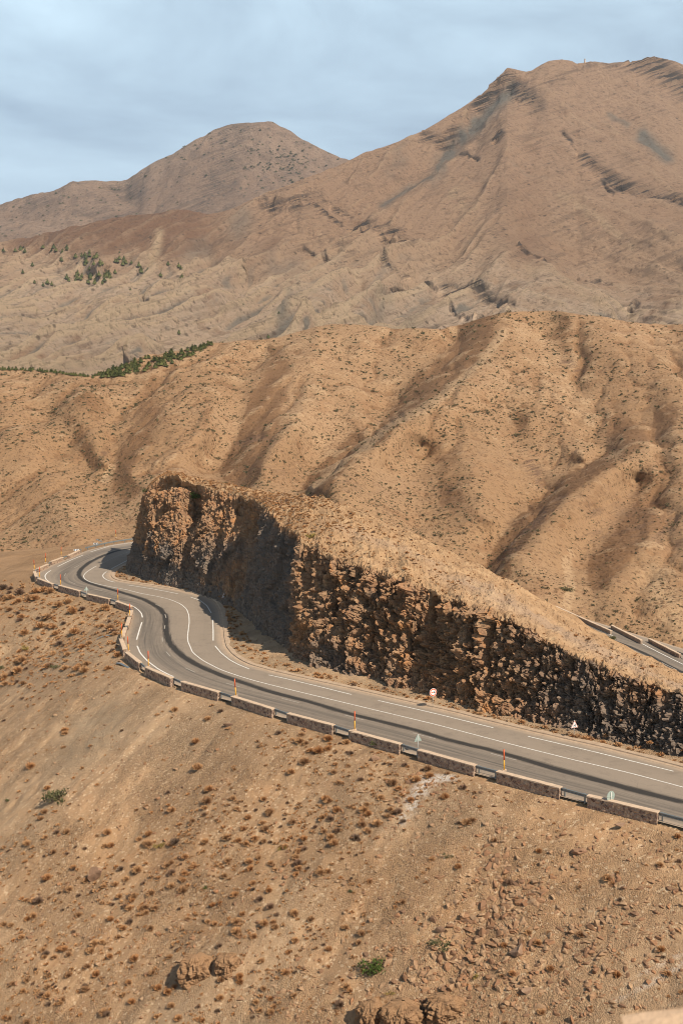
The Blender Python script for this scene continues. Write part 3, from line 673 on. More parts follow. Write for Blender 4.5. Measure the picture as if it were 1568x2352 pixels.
disp = .50 * facg * (1 - .45 * rightf) + 0.55 * facb * (1 - .5 * rightf) + (0.5 - .1 * leftf) * (1 - .6 * rightf) * big + (0.40 - .3 * leftf) * (1 - .6 * rightf) * mid_ + blocky * (0.50 * b1 + 0.5 * (crb - 0.5)) + fac1 * blocky + facv * (1 - .6 * leftf) * (1 - .6 * rightf) + fine_v * (.35 + .65 * rightf + .25 * leftf) + (0.55 + 0.5 * sstep(1150, 1300, BPX)) * 0.22 * colm + (0.36 - 0.14 * leftf) * (crb - 0.5) + 0.24 * (crc - 0.5) - 0.3 * np.exp(-((f2 - f1) / 0.09) ** 2) * blocky - 0.16 * np.exp(-((f2b - f1b) / 0.1) ** 2)
disp = disp * facem * np.clip(0.35 + FV * 2.2, 0.35, 1) * (1 - .6 * sstep(.93, 1.0, FV))
# named features of the face: the orange chimney, the notch under the left boulders, the dark recess
PXr, PYr, _ = project(Pf)
def feat(px, py, rx, ry, amp):
    return amp * np.exp(-(((PXr - px) / rx) ** 2 + ((PYr - py) / ry) ** 2)) * (np.tile(isface[0], n_u))
disp -= feat(990, 1455, 16, 75, 2.2) + feat(440, 1160, 18, 38, 3.4) + feat(408, 1108, 26, 12, 1.8) + feat(1175, 1600, 60, 22, 1.2) + feat(575, 1200, 16, 40, 1.6)
disp += feat(475, 1250, 70, 60, 0.8)
Pn = Pf + Nn2.reshape(-1, 3) * disp[:, None]
tt = np.tile(np.concatenate([np.zeros(NVf), vt, np.ones(NVb - 1)]), n_u)
Pn[:, 2] += (tt > 0) * (0.40 * fbm(Pf * 0.45, 4, 111) + 0.16 * (crb - .5) + 0.5 * fbm(Pf * 0.08, 3, 113) * np.sin(np.clip(tt, 0, 1) * math.pi))
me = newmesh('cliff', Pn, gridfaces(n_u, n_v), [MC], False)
nz = np.abs(Nn2.reshape(-1, 3)[:, 2])
jitter = 0.12 * fbm(Pf * 0.9, 3, 115)
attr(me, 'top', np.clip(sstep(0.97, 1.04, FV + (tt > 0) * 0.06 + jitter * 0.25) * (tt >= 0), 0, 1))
shale_shade = np.zeros(len(Pf)); edgen = 0.16 * fbm(Pf * 0.3, 4, 117)
shale_shade = np.where(BPX < 640, sstep(0.10, -0.04, FV - (0.36 - 0.22 * sstep(330, 480, BPX)) + edgen), 0)
shale_shade = np.maximum(shale_shade, 0.75 * np.exp(-(((PXr - 545) / 55) ** 2 + ((PYr - 1265) / 26) ** 2)) + 0.9 * np.exp(-(((PXr - 470) / 60) ** 2 + ((PYr - 1300) / 40) ** 2)))
shale_shade = np.maximum(shale_shade, sstep(1120, 1330, BPX) * sstep(1.15, 0.6, FV + edgen * 2) * 0.9)
shale_shade = np.maximum(shale_shade, np.exp(-((BPX - 760) / 130) ** 2) * sstep(0.34, 0.12, FV + edgen) * 0.75)
shale_shade = np.maximum(shale_shade, 1.0 * sstep(520, 560, BPX) * sstep(665, 640, BPX) * sstep(1.0, .9, FV))  # recess walls: shade painted into the rock colour, over the full height
attr(me, 'shale_shade', np.clip(shale_shade, 0, 1))
attr(me, 'greytop', np.clip(np.exp(-((tt - 0.30 - 0.15 * fbm(Pf * 0.1, 2, 119)) / 0.16) ** 2) * sstep(900, 1050, BPX) * 0.8 + 0.5 * np.exp(-((tt - 0.5) / 0.1) ** 2) * sstep(0.05, 0.4, fbm(Pf * 0.07, 2, 121)), 0, 1))
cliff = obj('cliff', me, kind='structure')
RIDGE = Pn.reshape(n_u, n_v, 3)

# bank between kerb and rock
V0 = []; mI = []
Bank_I = resample(I[max(kf, 0):kb + 6], 0.4)
bz = corridor_z(Bank_I)
bb, _, _, _ = nearest(Bank_I, Bu[::4, :2])
tn = np.gradient(Bank_I, axis=0); tn /= np.linalg.norm(tn, axis=1)[:, None]; bn = np.stack([-tn[:, 1], tn[:, 0]], 1) * (-oside)
bdist, _ = offsets(Bank_I, Bu[::4, :2], -oside)
bdist = np.clip(bdist, 1.5, 16) + 2.5
NB = 26
tt_ = np.linspace(0, 1, NB); Lb = 0.85 + (bdist[:, None] - 0.85) * tt_[None, :]
BP = Bank_I[:, None, :] + bn[:, None, :] * Lb[..., None]; f = BP.reshape(-1, 2)
zb = (bz[:, None] + 0.10 + 0.10 * np.minimum(Lb - 0.85, 12) ** 1.1).ravel() + 0.10 * fbm(np.column_stack([f * 0.8, f[:, 0] * 0]), 4, 131) * np.clip(Lb.ravel() - 0.8, 0, 1)
me = newmesh('verge', np.column_stack([f, zb]), gridfaces(len(Bank_I), NB), [MG]); attr(me, 'grey', np.full(len(f), 0.7)); attr(me, 'white', np.zeros(len(f)))
obj('verge', me, kind='structure')
BANK = np.column_stack([f, zb]).reshape(len(Bank_I), NB, 3)

# ================================================================== RELIEF SHEETS (hillsides and mountains as real surveyed surfaces)
def rbf_fit(P, v, smooth_=1e-3):
    P = np.asarray(P, float); n = len(P); D = np.linalg.norm(P[:, None] - P[None], axis=2)
    A = np.zeros((n + 3, n + 3)); A[:n, :n] = -D - np.eye(n) * smooth_; A[:n, n] = 1; A[:n, n + 1:] = P; A[n, :n] = 1; A[n + 1:, :n] = P.T
    s = np.linalg.solve(A, np.concatenate([v, np.zeros(3)])); return P, s
def rbf_eval(fit, Q):
    P, s = fit; out = np.zeros(len(Q))
    for a in range(0, len(Q), 20000):
        q = Q[a:a + 20000]; D = np.sqrt(((q[:, None] - P[None]) ** 2).sum(-1)); out[a:a + 20000] = -D @ s[:-3] + s[-3] + q @ s[-2:]
    return out
class Sheet:
    def __init__(s, px, sky, bot, depth, lines, nv, amp, noise_fn, back=(0.06, 0.55, 8), gauss=None):
        """px columns, sky(px) top outline, bot(px) lower limit, depth(px, v) distance, lines [(pts, dev)]"""
        top = sky(px); bt = bot(px); v = np.linspace(0, 1, nv)
        PXX = np.repeat(px[:, None], nv, 1); PYY = bt[:, None] + (top - bt)[:, None] * v[None]
        P = []; d = []
        for L, dev in lines:
            L = np.array(L, float); Lr = resample(L, 22)
            dv_ = np.linspace(dev[0], dev[1], len(Lr)) if isinstance(dev, tuple) else np.full(len(Lr), dev)
            P += list(Lr); d += list(dv_)
        P = np.array(P); fit = rbf_fit(P, np.array(d), 0.4)
        q = np.stack([PXX.ravel(), PYY.ravel()], -1); dev = rbf_eval(fit, q).reshape(PXX.shape)
        for _ in range(3):
            dev[1:-1] = (dev[:-2] + dev[1:-1] * 2 + dev[2:]) / 4; dev[:, 1:-1] = (dev[:, :-2] + dev[:, 1:-1] * 2 + dev[:, 2:]) / 4
        s.dev = dev
        D = depth(PXX, np.repeat(v[None], len(px), 0), PYY) * (1 - amp * dev)
        r = ray(PXX, PYY); Pw = np.array([0, 0, CAMZ]) + r * (D / r[..., 1])[..., None]
        # back slope behind the outline
        tp = Pw[:, -1]; outw = tp[:, :2] / np.linalg.norm(tp[:, :2], axis=1)[:, None]; bk = []
        for i in range(1, back[2] + 1):
            q_ = i / back[2]; dd = back[0] * q_ ** 1.3 * tp[:, 1:2] * 5; P2 = tp.copy(); P2[:, :2] += outw * dd; P2[:, 2] -= back[1] * dd[:, 0] * (0.4 + 0.6 * q_); bk.append(P2)
        P3 = np.concatenate([Pw, np.stack(bk, 1)], 1); s.nvis = nv
        flat = P3.reshape(-1, 3); s.nz = noise_fn(flat); flat = flat + np.array([0, 0, 1]) * s.nz[:, None] * s.fade(P3, nv).ravel()[:, None]
        s.P = flat.reshape(P3.shape); s.px = PXX; s.py = PYY; s.n = P3.shape[:2]
    def fade(s, P3, nv):
        f = np.ones(P3.shape[:2]); f[:, :nv] = np.clip((1 - np.linspace(0, 1, nv)) * 14 + 0.35, 0, 1)[None]; return f
    def mesh(s, name, mat, attrs):
        me = newmesh(name, s.P, gridfaces(*s.n), [mat])
        for k, a in attrs.items():
            A = np.zeros(s.n); A[:, :s.nvis] = a; A[:, s.nvis:] = a[:, -1:]; attr(me, k, np.clip(A, 0, 1))
        return me
    def sample(s, u, v):
        i = np.clip((u * (s.n[0] - 1)), 0, s.n[0] - 1.001); j = np.clip(v * (s.nvis - 1), 0, s.nvis - 1.001); a = i.astype(int); b = j.astype(int); ti = (i - a)[:, None]; tj = (j - b)[:, None]
        return s.P[a, b] * (1 - ti) * (1 - tj) + s.P[a + 1, b] * ti * (1 - tj) + s.P[a, b + 1] * (1 - ti) * tj + s.P[a + 1, b + 1] * ti * tj
def curve(pts):
    A = np.array(pts, float); return lambda x: np.interp(x, A[:, 0], A[:, 1])
def lapl(dev, k=9):
    d = dev.copy(); b = dev.copy()
    for _ in range(k):
        b[1:-1] = (b[:-2] + b[1:-1] * 2 + b[2:]) / 4; b[:, 1:-1] = (b[:, :-2] + b[:, 1:-1] * 2 + b[:, 2:]) / 4
    return d - b

# ---- middle hills
HSKY = curve([(-400, 850), (-200, 852), (0, 848), (80, 850), (150, 858), (210, 866), (240, 858), (280, 843), (310, 829), (340, 816), (400, 809), (450, 799), (490, 788), (560, 782), (640, 774), (700, 758), (760, 747), (830, 749), (950, 756), (1000, 757), (1060, 745), (1120, 727), (1165, 719), (1260, 716), (1330, 722), (1400, 733), (1480, 742), (1568, 746), (1750, 760), (2000, 790)])
HBOT = curve([(-400, 1480), (0, 1470), (784, 1480), (1200, 1540), (2000, 1640)])
def hdepth(px, v, py):
    base = np.interp(py, [700, 740, 800, 860, 900, 1000, 1100, 1200, 1300, 1400, 1480, 1600], [720, 690, 625, 570, 535, 465, 405, 352, 308, 272, 250, 225])
    return base * (1 + 0.10 * sstep(900, 0, px) * sstep(880, 1200, py)) * (1 + 0.05 * sstep(1300, 1568, px) * sstep(1000, 700, py))
Rg, Gl = 1.0, -1.0
hl = [  # ridges
    ([(410, 842), (392, 900), (372, 958), (368, 1008), (335, 1055), (300, 1090)], (0.4, 0.5)),
    ([(730, 770), (712, 860), (700, 930), (660, 1010), (600, 1085)], (0.2, 0.8)),
    ([(1158, 722), (1154, 778), (1104, 838), (1034, 893), (969, 948), (899, 983), (844, 1033), (784, 1068), (720, 1125)], (0.9, 1.3)),
    ([(1190, 760), (1215, 830), (1225, 900), (1215, 960)], (0.5, 0.4)),
    ([(1568, 1003), (1484, 1043), (1384, 1088), (1324, 1128), (1274, 1158), (1234, 1208), (1204, 1233), (1154, 1298)], (1.4, 0.9)),
    ([(1309, 736), (1384, 760), (1484, 805), (1568, 882), (1650, 960)], (0.7, 0.9)),
    ([(1040, 1000), (1080, 1100), (1120, 1200)], 0.5), ([(880, 1090), (900, 1200), (930, 1290)], 0.5),
    ([(180, 885), (200, 950), (225, 1020), (245, 1070)], 0.3), ([(20, 920), (60, 1000), (110, 1090), (170, 1200)], 0.5),
    ([(480, 840), (490, 920), (470, 1000), (420, 1060), (400, 1120)], (0.4, 0.5)),
    ([(1300, 1000), (1340, 1060)], 0.1), ([(1460, 930), (1500, 960)], 0.2), ([(1540, 1180), (1480, 1260), (1400, 1340)], 0.9),
    # gullies
    ([(335, 850), (290, 890), (262, 950), (253, 1000), (258, 1060), (250, 1110), (235, 1180)], (-0.25, -0.35)),
    ([(70, 900), (110, 960), (150, 1010), (200, 1070)], (-0.2, -0.2)),
    ([(610, 800), (560, 870), (550, 940), (545, 1003), (482, 1050), (500, 1090)], (-0.4, -0.9)),
    ([(780, 800), (795, 850), (812, 920), (850, 990), (800, 1040), (745, 1085), (700, 1135)], (-0.4, -0.7)),
    ([(1050, 770), (1010, 830), (960, 918), (905, 972), (858, 1000)], (-0.5, -0.9)),
    ([(1244, 783), (1284, 833), (1329, 888), (1344, 928), (1359, 983), (1389, 1023), (1400, 1045), (1350, 1075), (1290, 1112), (1235, 1145), (1200, 1190), (1165, 1230), (1120, 1290)], (-0.4, -0.6)),
    ([(1165, 960), (1172, 1003), (1199, 1058), (1224, 1120), (1216, 1180)], (-0.2, -0.7)),
    ([(966, 1028), (975, 1090), (960, 1160), (948, 1225)], (0.0, -0.35)), 
    ([(1568, 740), (1500, 790)], 0.0), ([(0, 850), (100, 860), (300, 862), (560, 790), (900, 765), (1000, 765)], 0.0),
    ([(0, 1200), (60, 1260), (100, 1300)], -0.4), 
    ([(1460, 1120), (1420, 1200), (1330, 1300)], -0.1), ([(0, 1480), (784, 1480), (1568, 1540)], 0.0), ([(-200, 900), (-200, 1400)], 0.0), ([(1800, 900), (1800, 1400)], 0.3)]
def hnoise(P):
    q = P * np.array([0.016, 0.016, 0.0]); wv = np.stack([fbm(q * 1.5, 2, 201), fbm(q * 1.5, 2, 203), q[:, 0] * 0], -1) * 0.5
    rl = ridged(np.stack([(P[:, 0] - .25 * P[:, 1]) * 0.026 + wv[:, 0] * .35, P[:, 1] * 0.004 + wv[:, 1] * .3, P[:, 0] * 0], -1), 4, 209)
    return 0.8 * (ridged(q + wv, 4, 205) - 1.0) * -0.55 - 2.3 * (rl - 0.9) + 0.8 * fbm(P * [.07, .07, 0], 4, 207)
hpx = np.linspace(-260, 1830, 760)
H = Sheet(hpx, HSKY, HBOT, hdepth, hl, 420, 0.052, hnoise)
gl_pts = [([(1034, 900), (960, 950), (899, 983), (844, 1033), (784, 1068)], 16)]
dark = np.clip(-lapl(H.dev, 14) * 6, 0, 1) * 0.0
lobes = 0
for (a, b, rx, ry, ang) in ((1060, 830, 120, 42, -0.72), (620, 900, 85, 45, -0.9), (320, 960, 30, 75, 0.15), (200, 930, 70, 35, 0.3), (990, 790, 60, 25, -.3), (1390, 760, 70, 20, .1), (1500, 1100, 90, 40, -.5), (1330, 1190, 90, 30, -.7), (120, 880, 140, 16, 0), (470, 960, 22, 60, .1)):
    c_, s_ = math.cos(ang), math.sin(ang); X_ = (H.px - a) * c_ + (H.py - b) * s_; Y_ = -(H.px - a) * s_ + (H.py - b) * c_
    lobes = np.maximum(lobes, np.exp(-((X_ / rx) ** 2 + (Y_ / ry) ** 2)))
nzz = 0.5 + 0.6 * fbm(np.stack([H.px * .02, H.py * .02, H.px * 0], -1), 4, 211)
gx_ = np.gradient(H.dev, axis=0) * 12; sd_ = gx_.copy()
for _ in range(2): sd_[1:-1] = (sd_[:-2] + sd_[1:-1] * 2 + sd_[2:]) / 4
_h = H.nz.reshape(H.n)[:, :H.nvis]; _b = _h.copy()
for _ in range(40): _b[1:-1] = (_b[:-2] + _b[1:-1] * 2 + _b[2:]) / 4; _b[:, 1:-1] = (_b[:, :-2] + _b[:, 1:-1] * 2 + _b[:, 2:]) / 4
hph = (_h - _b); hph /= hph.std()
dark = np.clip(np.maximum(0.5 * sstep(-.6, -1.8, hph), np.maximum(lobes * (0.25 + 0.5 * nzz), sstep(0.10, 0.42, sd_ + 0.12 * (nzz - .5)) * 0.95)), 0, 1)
pale = np.clip(soft([(1154, 778), (1104, 838), (1034, 893), (969, 948), (899, 983), (844, 1033), (784, 1068), (720, 1125)], H.px, H.py, 11) + 0.8 * soft([(1180, 760), (1260, 830), (1330, 940), (1400, 1060)], H.px, H.py, 38) * nzz + 0.6 * soft([(720, 860), (690, 960), (760, 1050)], H.px, H.py, 45) * nzz
               + 0.55 * sstep(.6, 2.0, hph) + 0.9 * soft([(258, 1080), (240, 1110)], H.px, H.py, 12) + 0.9 * soft([(1300, 1300), (1310, 1370), (1300, 1400)], H.px, H.py, 14) + 0.7 * soft([(1500, 1330), (1560, 1450)], H.px, H.py, 50), 0, 1)
rock = np.clip(1.0 * soft([(1154, 1298), (1204, 1233), (1234, 1208), (1284, 1158)], H.px, H.py, 13) + soft([(1215, 1060), (1235, 1100)], H.px, H.py, 18) + 0.8 * soft([(1360, 1180), (1450, 1170), (1540, 1190)], H.px, H.py, 34) * nzz + 0.8 * soft([(1360, 1240), (1480, 1230), (1568, 1250)], H.px, H.py, 26) * nzz
               + soft([(1290, 838), (1325, 850)], H.px, H.py, 9) + soft([(880, 990), (920, 965)], H.px, H.py, 8) + 0.7 * soft([(560, 1090), (700, 1100)], H.px, H.py, 24) * nzz + soft([(550, 1020), (610, 1000)], H.px, H.py, 10) + 0.5 * soft([(800, 1130), (1000, 1140), (1060, 1170)], H.px, H.py, 26) * nzz + soft([(250, 1035), (240, 1038)], H.px, H.py, 7), 0, 1)
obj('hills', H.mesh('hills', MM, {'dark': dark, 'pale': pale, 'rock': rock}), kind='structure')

# ---- main mountain with the badland hills at its feet
MSKY = curve([(-500, 590), (-200, 575), (0, 563), (154, 524), (256, 504), (359, 486), (436, 483), (482, 491), (538, 476), (589, 455), (635, 435), (700, 408), (750, 387), (803, 364), (867, 342), (949, 312), (1020, 271), (1092, 230), (1112, 210), (1138, 186), (1150, 170), (1164, 158), (1184, 161), (1205, 165.5), (1220, 163), (1233, 155), (1247, 148), (1261, 141), (1290, 138), (1313, 139), (1323, 145), (1343, 141.5), (1395, 146.6), (1446, 141), (1475, 138), (1502, 132), (1533, 139), (1568, 150), (1700, 215), (1900, 330), (2200, 430)])
MBOT = curve([(-500, 930), (2200, 930)])
def mdepth(px, v, py):
    top = 2150 + 550 * sstep(450, 1350, px)
    low = 820 + 60 * np.sin(px / 170.0)
    return low + (top - low) * v ** 0.86
ml = [
    # gullies
    ([(1174, 209), (1125, 255), (1072, 301), (1015, 368), (975, 395), (933, 419), (861, 476), (800, 520)], (-0.4, -0.4)),
    ([(1395, 255), (1440, 285), (1482, 317), (1538, 368), (1600, 420)], -0.5),
    ([(1235, 520), (1292, 609), (1350, 640), (1405, 675), (1441, 727), (1445, 780)], (-0.3, -1.3)),
    ([(770, 615), (718, 640), (677, 665), (661, 706), (610, 773), (600, 800)], (-0.4, -1.2)),
    ([(480, 600), (430, 640), (400, 660)], -0.5), ([(560, 640), (530, 700), (470, 745), (400, 770)], -0.5),
    ([(195, 729), (179, 706), (143, 619), (128, 583)], (-0.6, -0.1)), ([(240, 640), (180, 640), (100, 620), (0, 590)], (-0.8, -0.2)),
    ([(330, 690), (300, 655), (250, 655)], -0.7), ([(870, 727), (880, 690), (930, 650), (1000, 600), (1040, 560)], (-1.1, -0.2)),
    ([(940, 748), (1000, 700), (1060, 660)], (-0.9, -0.3)), ([(720, 760), (760, 700), (830, 650)], (-0.7, -0.3)), 
    ([(0, 700), (60, 720), (140, 745)], -0.4), ([(370, 790), (440, 775), (520, 780)], -0.9), ([(1568, 620), (1500, 660), (1445, 720)], (-0.3, -1.0)),
    # ridges
    ([(1205, 235), (1143, 270), (1072, 353), (1020, 394), (959, 440), (908, 475), (850, 520)], (0.6, 0.3)),
    ([(1164, 165), (1120, 215), (1030, 290), (960, 345), (900, 395), (850, 420)], (0.2, 0.1)),
    ([(1287, 445), (1379, 496), (1482, 532), (1568, 568), (1700, 610)], (0.4, 1.2)), ([(1287, 200), (1290, 330), (1287, 445)], (0.2, 0.4)),
    ([(1108, 532), (1190, 583), (1277, 609)], (0.6, 0.5)), ([(1160, 600), (1240, 650), (1330, 690), (1400, 720)], (0.7, 0.9)),
    ([(1060, 690), (1120, 735)], 0.3), ([(640, 560), (600, 590), (559, 609), (492, 640), (410, 676), (307, 691), (215, 732)], (0.5, 0.9)),
    ([(940, 590), (880, 650), (820, 700), (770, 750)], (0.6, 0.9)), ([(900, 490), (865, 535)], 0.2), ([(800, 620), (745, 675), (700, 735)], (0.3, 0.8)),
    ([(0, 745), (150, 762), (256, 785), (333, 809), (300, 835)], (1.4, 1.4)), ([(0, 640), (105, 660)], (0.4, 0.1)),
    ([(150, 560), (235, 600), (230, 640)], 0.4), ([(350, 500), (420, 560), (395, 610)], 0.4), ([(700, 480), (640, 520), (600, 550)], 0.6), ([(500, 690), (430, 715), (380, 750)], 0.6),
    ([(0, 850), (784, 850), (1568, 850)], 0.0), ([(-300, 700), (-300, 800)], 0.3), ([(1900, 500), (1900, 800)], 0.3),
    ([(1500, 770), (1568, 715)], 0.4), ([(1330, 300), (1400, 380), (1500, 450)], 0.3)]
def mnoise(P):
    q = P * np.array([0.0034, 0.0034, 0.0]); wv = np.stack([fbm(q * 1.3, 3, 301), fbm(q * 1.3, 3, 303), q[:, 0] * 0], -1) * 0.7
    amp = 10 + 13 * sstep(1000, 1500, P[:, 1]) + 4 * sstep(1500, 2500, P[:, 1])
    # spurs and rills: down-left on the left flank, down-right beyond the summit
    ax = P[:, 0] / np.maximum(P[:, 1], 1); lowm = sstep(2100, 1300, P[:, 1]); out = 0
    for kk, wm, sd in ((0.52, sstep(.24, .02, ax), 307), (-0.45, 0.6 * sstep(.10, .30, ax), 347)):
        u_ = P[:, 0] - kk * P[:, 1]
        r1 = ridged(np.stack([u_ * 0.0095 + wv[:, 0] * 0.25, P[:, 1] * 0.0012 + wv[:, 1] * .3, u_ * 0], -1), 5, sd)
        r2 = ridged(np.stack([u_ * 0.03 + wv[:, 1] * .3, P[:, 1] * 0.004, u_ * 0], -1), 3, sd + 10)
        out = out + wm * ((12 + 10 * lowm) * (r1 - 0.9) + (3.5 + 3.5 * lowm) * (r2 - 0.8))
    return out - amp * (ridged(q + wv * .5, 5, 305) - 1.0) * 0.22 + 2.2 * fbm(P * [.03, .03, 0], 5, 309)
mpx = np.linspace(-320, 1900, 900)
Mn = Sheet(mpx, MSKY, MBOT, mdepth, ml, 560, 0.044, mnoise, back=(0.05, 0.5, 8))
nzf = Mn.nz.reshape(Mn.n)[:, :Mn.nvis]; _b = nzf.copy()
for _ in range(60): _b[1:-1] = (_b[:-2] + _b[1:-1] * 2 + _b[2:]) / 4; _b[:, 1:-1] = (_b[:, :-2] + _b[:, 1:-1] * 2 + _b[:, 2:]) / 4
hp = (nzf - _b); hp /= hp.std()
nf = 0.5 + 0.7 * fbm(np.stack([Mn.px * .012, Mn.py * .012, Mn.px * 0], -1), 5, 311)
nf2 = 0.5 + 0.8 * fbm(np.stack([Mn.px * .03, Mn.py * .03, Mn.px * 0], -1), 4, 313)
grey = np.clip(1.1 * soft([(1174, 209), (1130, 250), (1100, 285)], Mn.px, Mn.py, 12) + 1.2 * soft([(1090, 285), (1040, 335), (1012, 370), (1003, 400)], Mn.px, Mn.py, 15) * nf2 * 1.3 + 0.9 * soft([(985, 410), (933, 430), (880, 465)], Mn.px, Mn.py, 10) + 0.7 * soft([(1400, 262), (1440, 290)], Mn.px, Mn.py, 7) + 1.2 * soft([(1475, 315), (1510, 345), (1530, 362)], Mn.px, Mn.py, 14)
               + 0.9 * soft([(640, 590), (655, 600)], Mn.px, Mn.py, 30) * nf + 0.7 * soft([(860, 720), (885, 680)], Mn.px, Mn.py, 26) * nf2 + 0.7 * soft([(700, 640), (672, 690), (640, 750)], Mn.px, Mn.py, 16) * nf2 + 0.55 * soft([(545, 520), (560, 500)], Mn.px, Mn.py, 22) + 0.5 * soft([(470, 575), (440, 590)], Mn.px, Mn.py, 20)
               + 0.5 * soft([(940, 740), (980, 700)], Mn.px, Mn.py, 20) + 0.5 * soft([(930, 350), (900, 390)], Mn.px, Mn.py, 20) * nf2, 0, 1)
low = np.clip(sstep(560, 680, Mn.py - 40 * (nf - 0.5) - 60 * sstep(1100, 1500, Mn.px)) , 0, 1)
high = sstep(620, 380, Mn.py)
red = np.clip(sstep(620, 540, Mn.py + 50 * (nf2 - .5)) * sstep(560, 430, Mn.px) * (1 - soft([(366, 545), (352, 590), (345, 620)], Mn.px, Mn.py, 10)) + 0.7 * soft([(1190, 470), (1200, 540), (1250, 600)], Mn.px, Mn.py, 55) * nf + 0.6 * soft([(640, 540), (560, 600)], Mn.px, Mn.py, 16) + .7 * soft([(430, 700), (500, 690)], Mn.px, Mn.py, 20), 0, 1)
palem = np.clip(soft([(366, 545), (352, 590), (345, 620)], Mn.px, Mn.py, 9) + 0.8 * soft([(1030, 430), (1075, 470), (1060, 450)], Mn.px, Mn.py, 22) * nf2 + 0.8 * soft([(1220, 620), (1300, 660), (1390, 700)], Mn.px, Mn.py, 17) * nf2 + 0.7 * soft([(1290, 450), (1400, 520), (1450, 560)], Mn.px, Mn.py, 12) * nf2 + 0.6 * soft([(820, 560), (700, 640), (560, 720)], Mn.px, Mn.py, 13) * nf2, 0, 1)
rockm = np.clip(1.3 * soft([(1100, 240), (1125, 210), (1160, 180), (1190, 215), (1225, 240)], Mn.px, Mn.py, 19) + 1.1 * soft([(1460, 140), (1510, 150), (1560, 190), (1620, 230)], Mn.px, Mn.py, 24) + 0.9 * soft([(975, 312), (1020, 330), (1040, 310)], Mn.px, Mn.py, 16)
                + 1.0 * soft([(1340, 370), (1380, 400), (1440, 425), (1560, 455)], Mn.px, Mn.py, 14) + 1.0 * soft([(610, 465), (660, 470), (720, 440)], Mn.px, Mn.py, 17) * nf2 * 1.3 + 1.0 * soft([(815, 520), (890, 530), (945, 550)], Mn.px, Mn.py, 12) + 0.9 * soft([(1020, 660), (1090, 655), (1160, 690)], Mn.px, Mn.py, 12) + 0.5 * soft([(690, 510), (780, 560)], Mn.px, Mn.py, 20) * nf2 + 0.5 * soft([(1250, 190), (1350, 150), (1450, 150)], Mn.px, Mn.py, 14) * nf2, 0, 1)
for L_, w_ in (([(764, 465), (785, 476)], 5), ([(1328, 363), (1365, 398), (1405, 435)], 5), ([(1360, 395), (1420, 425), (1480, 450)], 5), ([(1440, 418), (1500, 436), (1568, 452)], 5), ([(1026, 652), (1092, 650), (1174, 694)], 6), ([(1036, 701), (1080, 716), (1118, 727)], 4), ([(605, 455), (651, 476)], 7), ([(718, 440), (760, 458), (804, 486)], 5), ([(700, 455), (745, 478), (780, 500)], 5),
               ([(1046, 362), (1072, 352), (1095, 362)], 4), ([(815, 515), (850, 528), (900, 532)], 4), ([(818, 530), (860, 540), (912, 552)], 4), ([(930, 540), (945, 560)], 6), ([(860, 590), (900, 600), (940, 620)], 4), ([(900, 640), (960, 655), (1000, 660)], 4), ([(1290, 300), (1310, 330)], 5), ([(1190, 560), (1250, 600)], 4), ([(700, 560), (760, 600)], 4), ([(1135, 320), (1150, 300)], 6), ([(1440, 720), (1460, 700)], 6), ([(1330, 640), (1400, 655)], 4)):
    rockm = np.maximum(rockm, 0.95 * soft(L_, Mn.px, Mn.py, w_) * np.clip(nf2 + .4, 0, 1))
rockm = np.clip(rockm, 0, 1)
_c = Mn.P[:, :Mn.nvis].reshape(-1, 3); f1_, f2_, c_, _o = worley(_c * [.02, .02, .035], 331); crag = ((c_ - .5) * 16 + 7 * ridged(_c * [.02, .02, .02], 3, 333)).reshape(rockm.shape)
Mn.P[:, :Mn.nvis, 2] += rockm * (crag - 5) * np.clip((1 - np.linspace(0, 1, Mn.nvis)) * 14 + .5, 0, 1)[None]
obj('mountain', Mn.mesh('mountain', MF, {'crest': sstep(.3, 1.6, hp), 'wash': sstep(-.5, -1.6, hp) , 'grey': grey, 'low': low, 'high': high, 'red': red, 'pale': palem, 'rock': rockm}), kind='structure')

# ---- distant mountain on the left
LSKY = curve([(-600, 560), (-300, 520), (-100, 490), (0, 471.6), (82, 447.5), (123, 439), (169, 419), (256, 413), (292, 413), (328, 391), (359, 373), (400, 350), (446, 322), (492, 296), (533, 287), (605, 280), (625, 281), (641, 291), (666, 304), (692, 322), (728, 340), (769, 358), (800, 366), (860, 395), (1000, 470)])
LBOT = curve([(-600, 640), (1000, 640)])
def ldepth(px, v, py): return 3300 + 1000 * v ** 0.85 + 0 * px
ll = [([(605, 282), (560, 350), (480, 380), (400, 410), (330, 440)], (0.6, 0.5)), ([(640, 295), (640, 380), (600, 440)], (0.2, -0.5)), ([(292, 413), (310, 450), (280, 500)], (-0.5, -0.8)), ([(720, 345), (640, 420), (560, 470)], (0.3, -0.3)), ([(120, 440), (200, 470), (260, 500)], 0.5), ([(0, 480), (60, 520)], 0.2), ([(500, 420), (450, 470)], -0.6), ([(-300, 560), (900, 560)], 0.0)]
def lnoise(P):
    q = P * np.array([0.003, 0.003, 0.0]); return -22 * (ridged(q, 5, 405) - 1.0) + 8 * fbm(P * [.02, .02, 0], 4, 407)
Lf = Sheet(np.linspace(-450, 960, 420), LSKY, LBOT, ldepth, ll, 170, 0.012, lnoise, back=(0.04, 0.5, 8))
obj('distant_mountain', Lf.mesh('distant_mountain', MFL, {'rock': np.clip(nf[:420, :170] - 0.35, 0, 1) * 0.7}), kind='structure')
# desert floor out to the horizon, far below the ridges
gp = np.array([[-9000, -400, -60], [9000, -400, -60], [9000, 12000, -60], [-9000, 12000, -60]], float)
obj('valley_floor', newmesh('valley_floor', gp, [(0, 1, 2, 3)], [MM]), kind='structure')

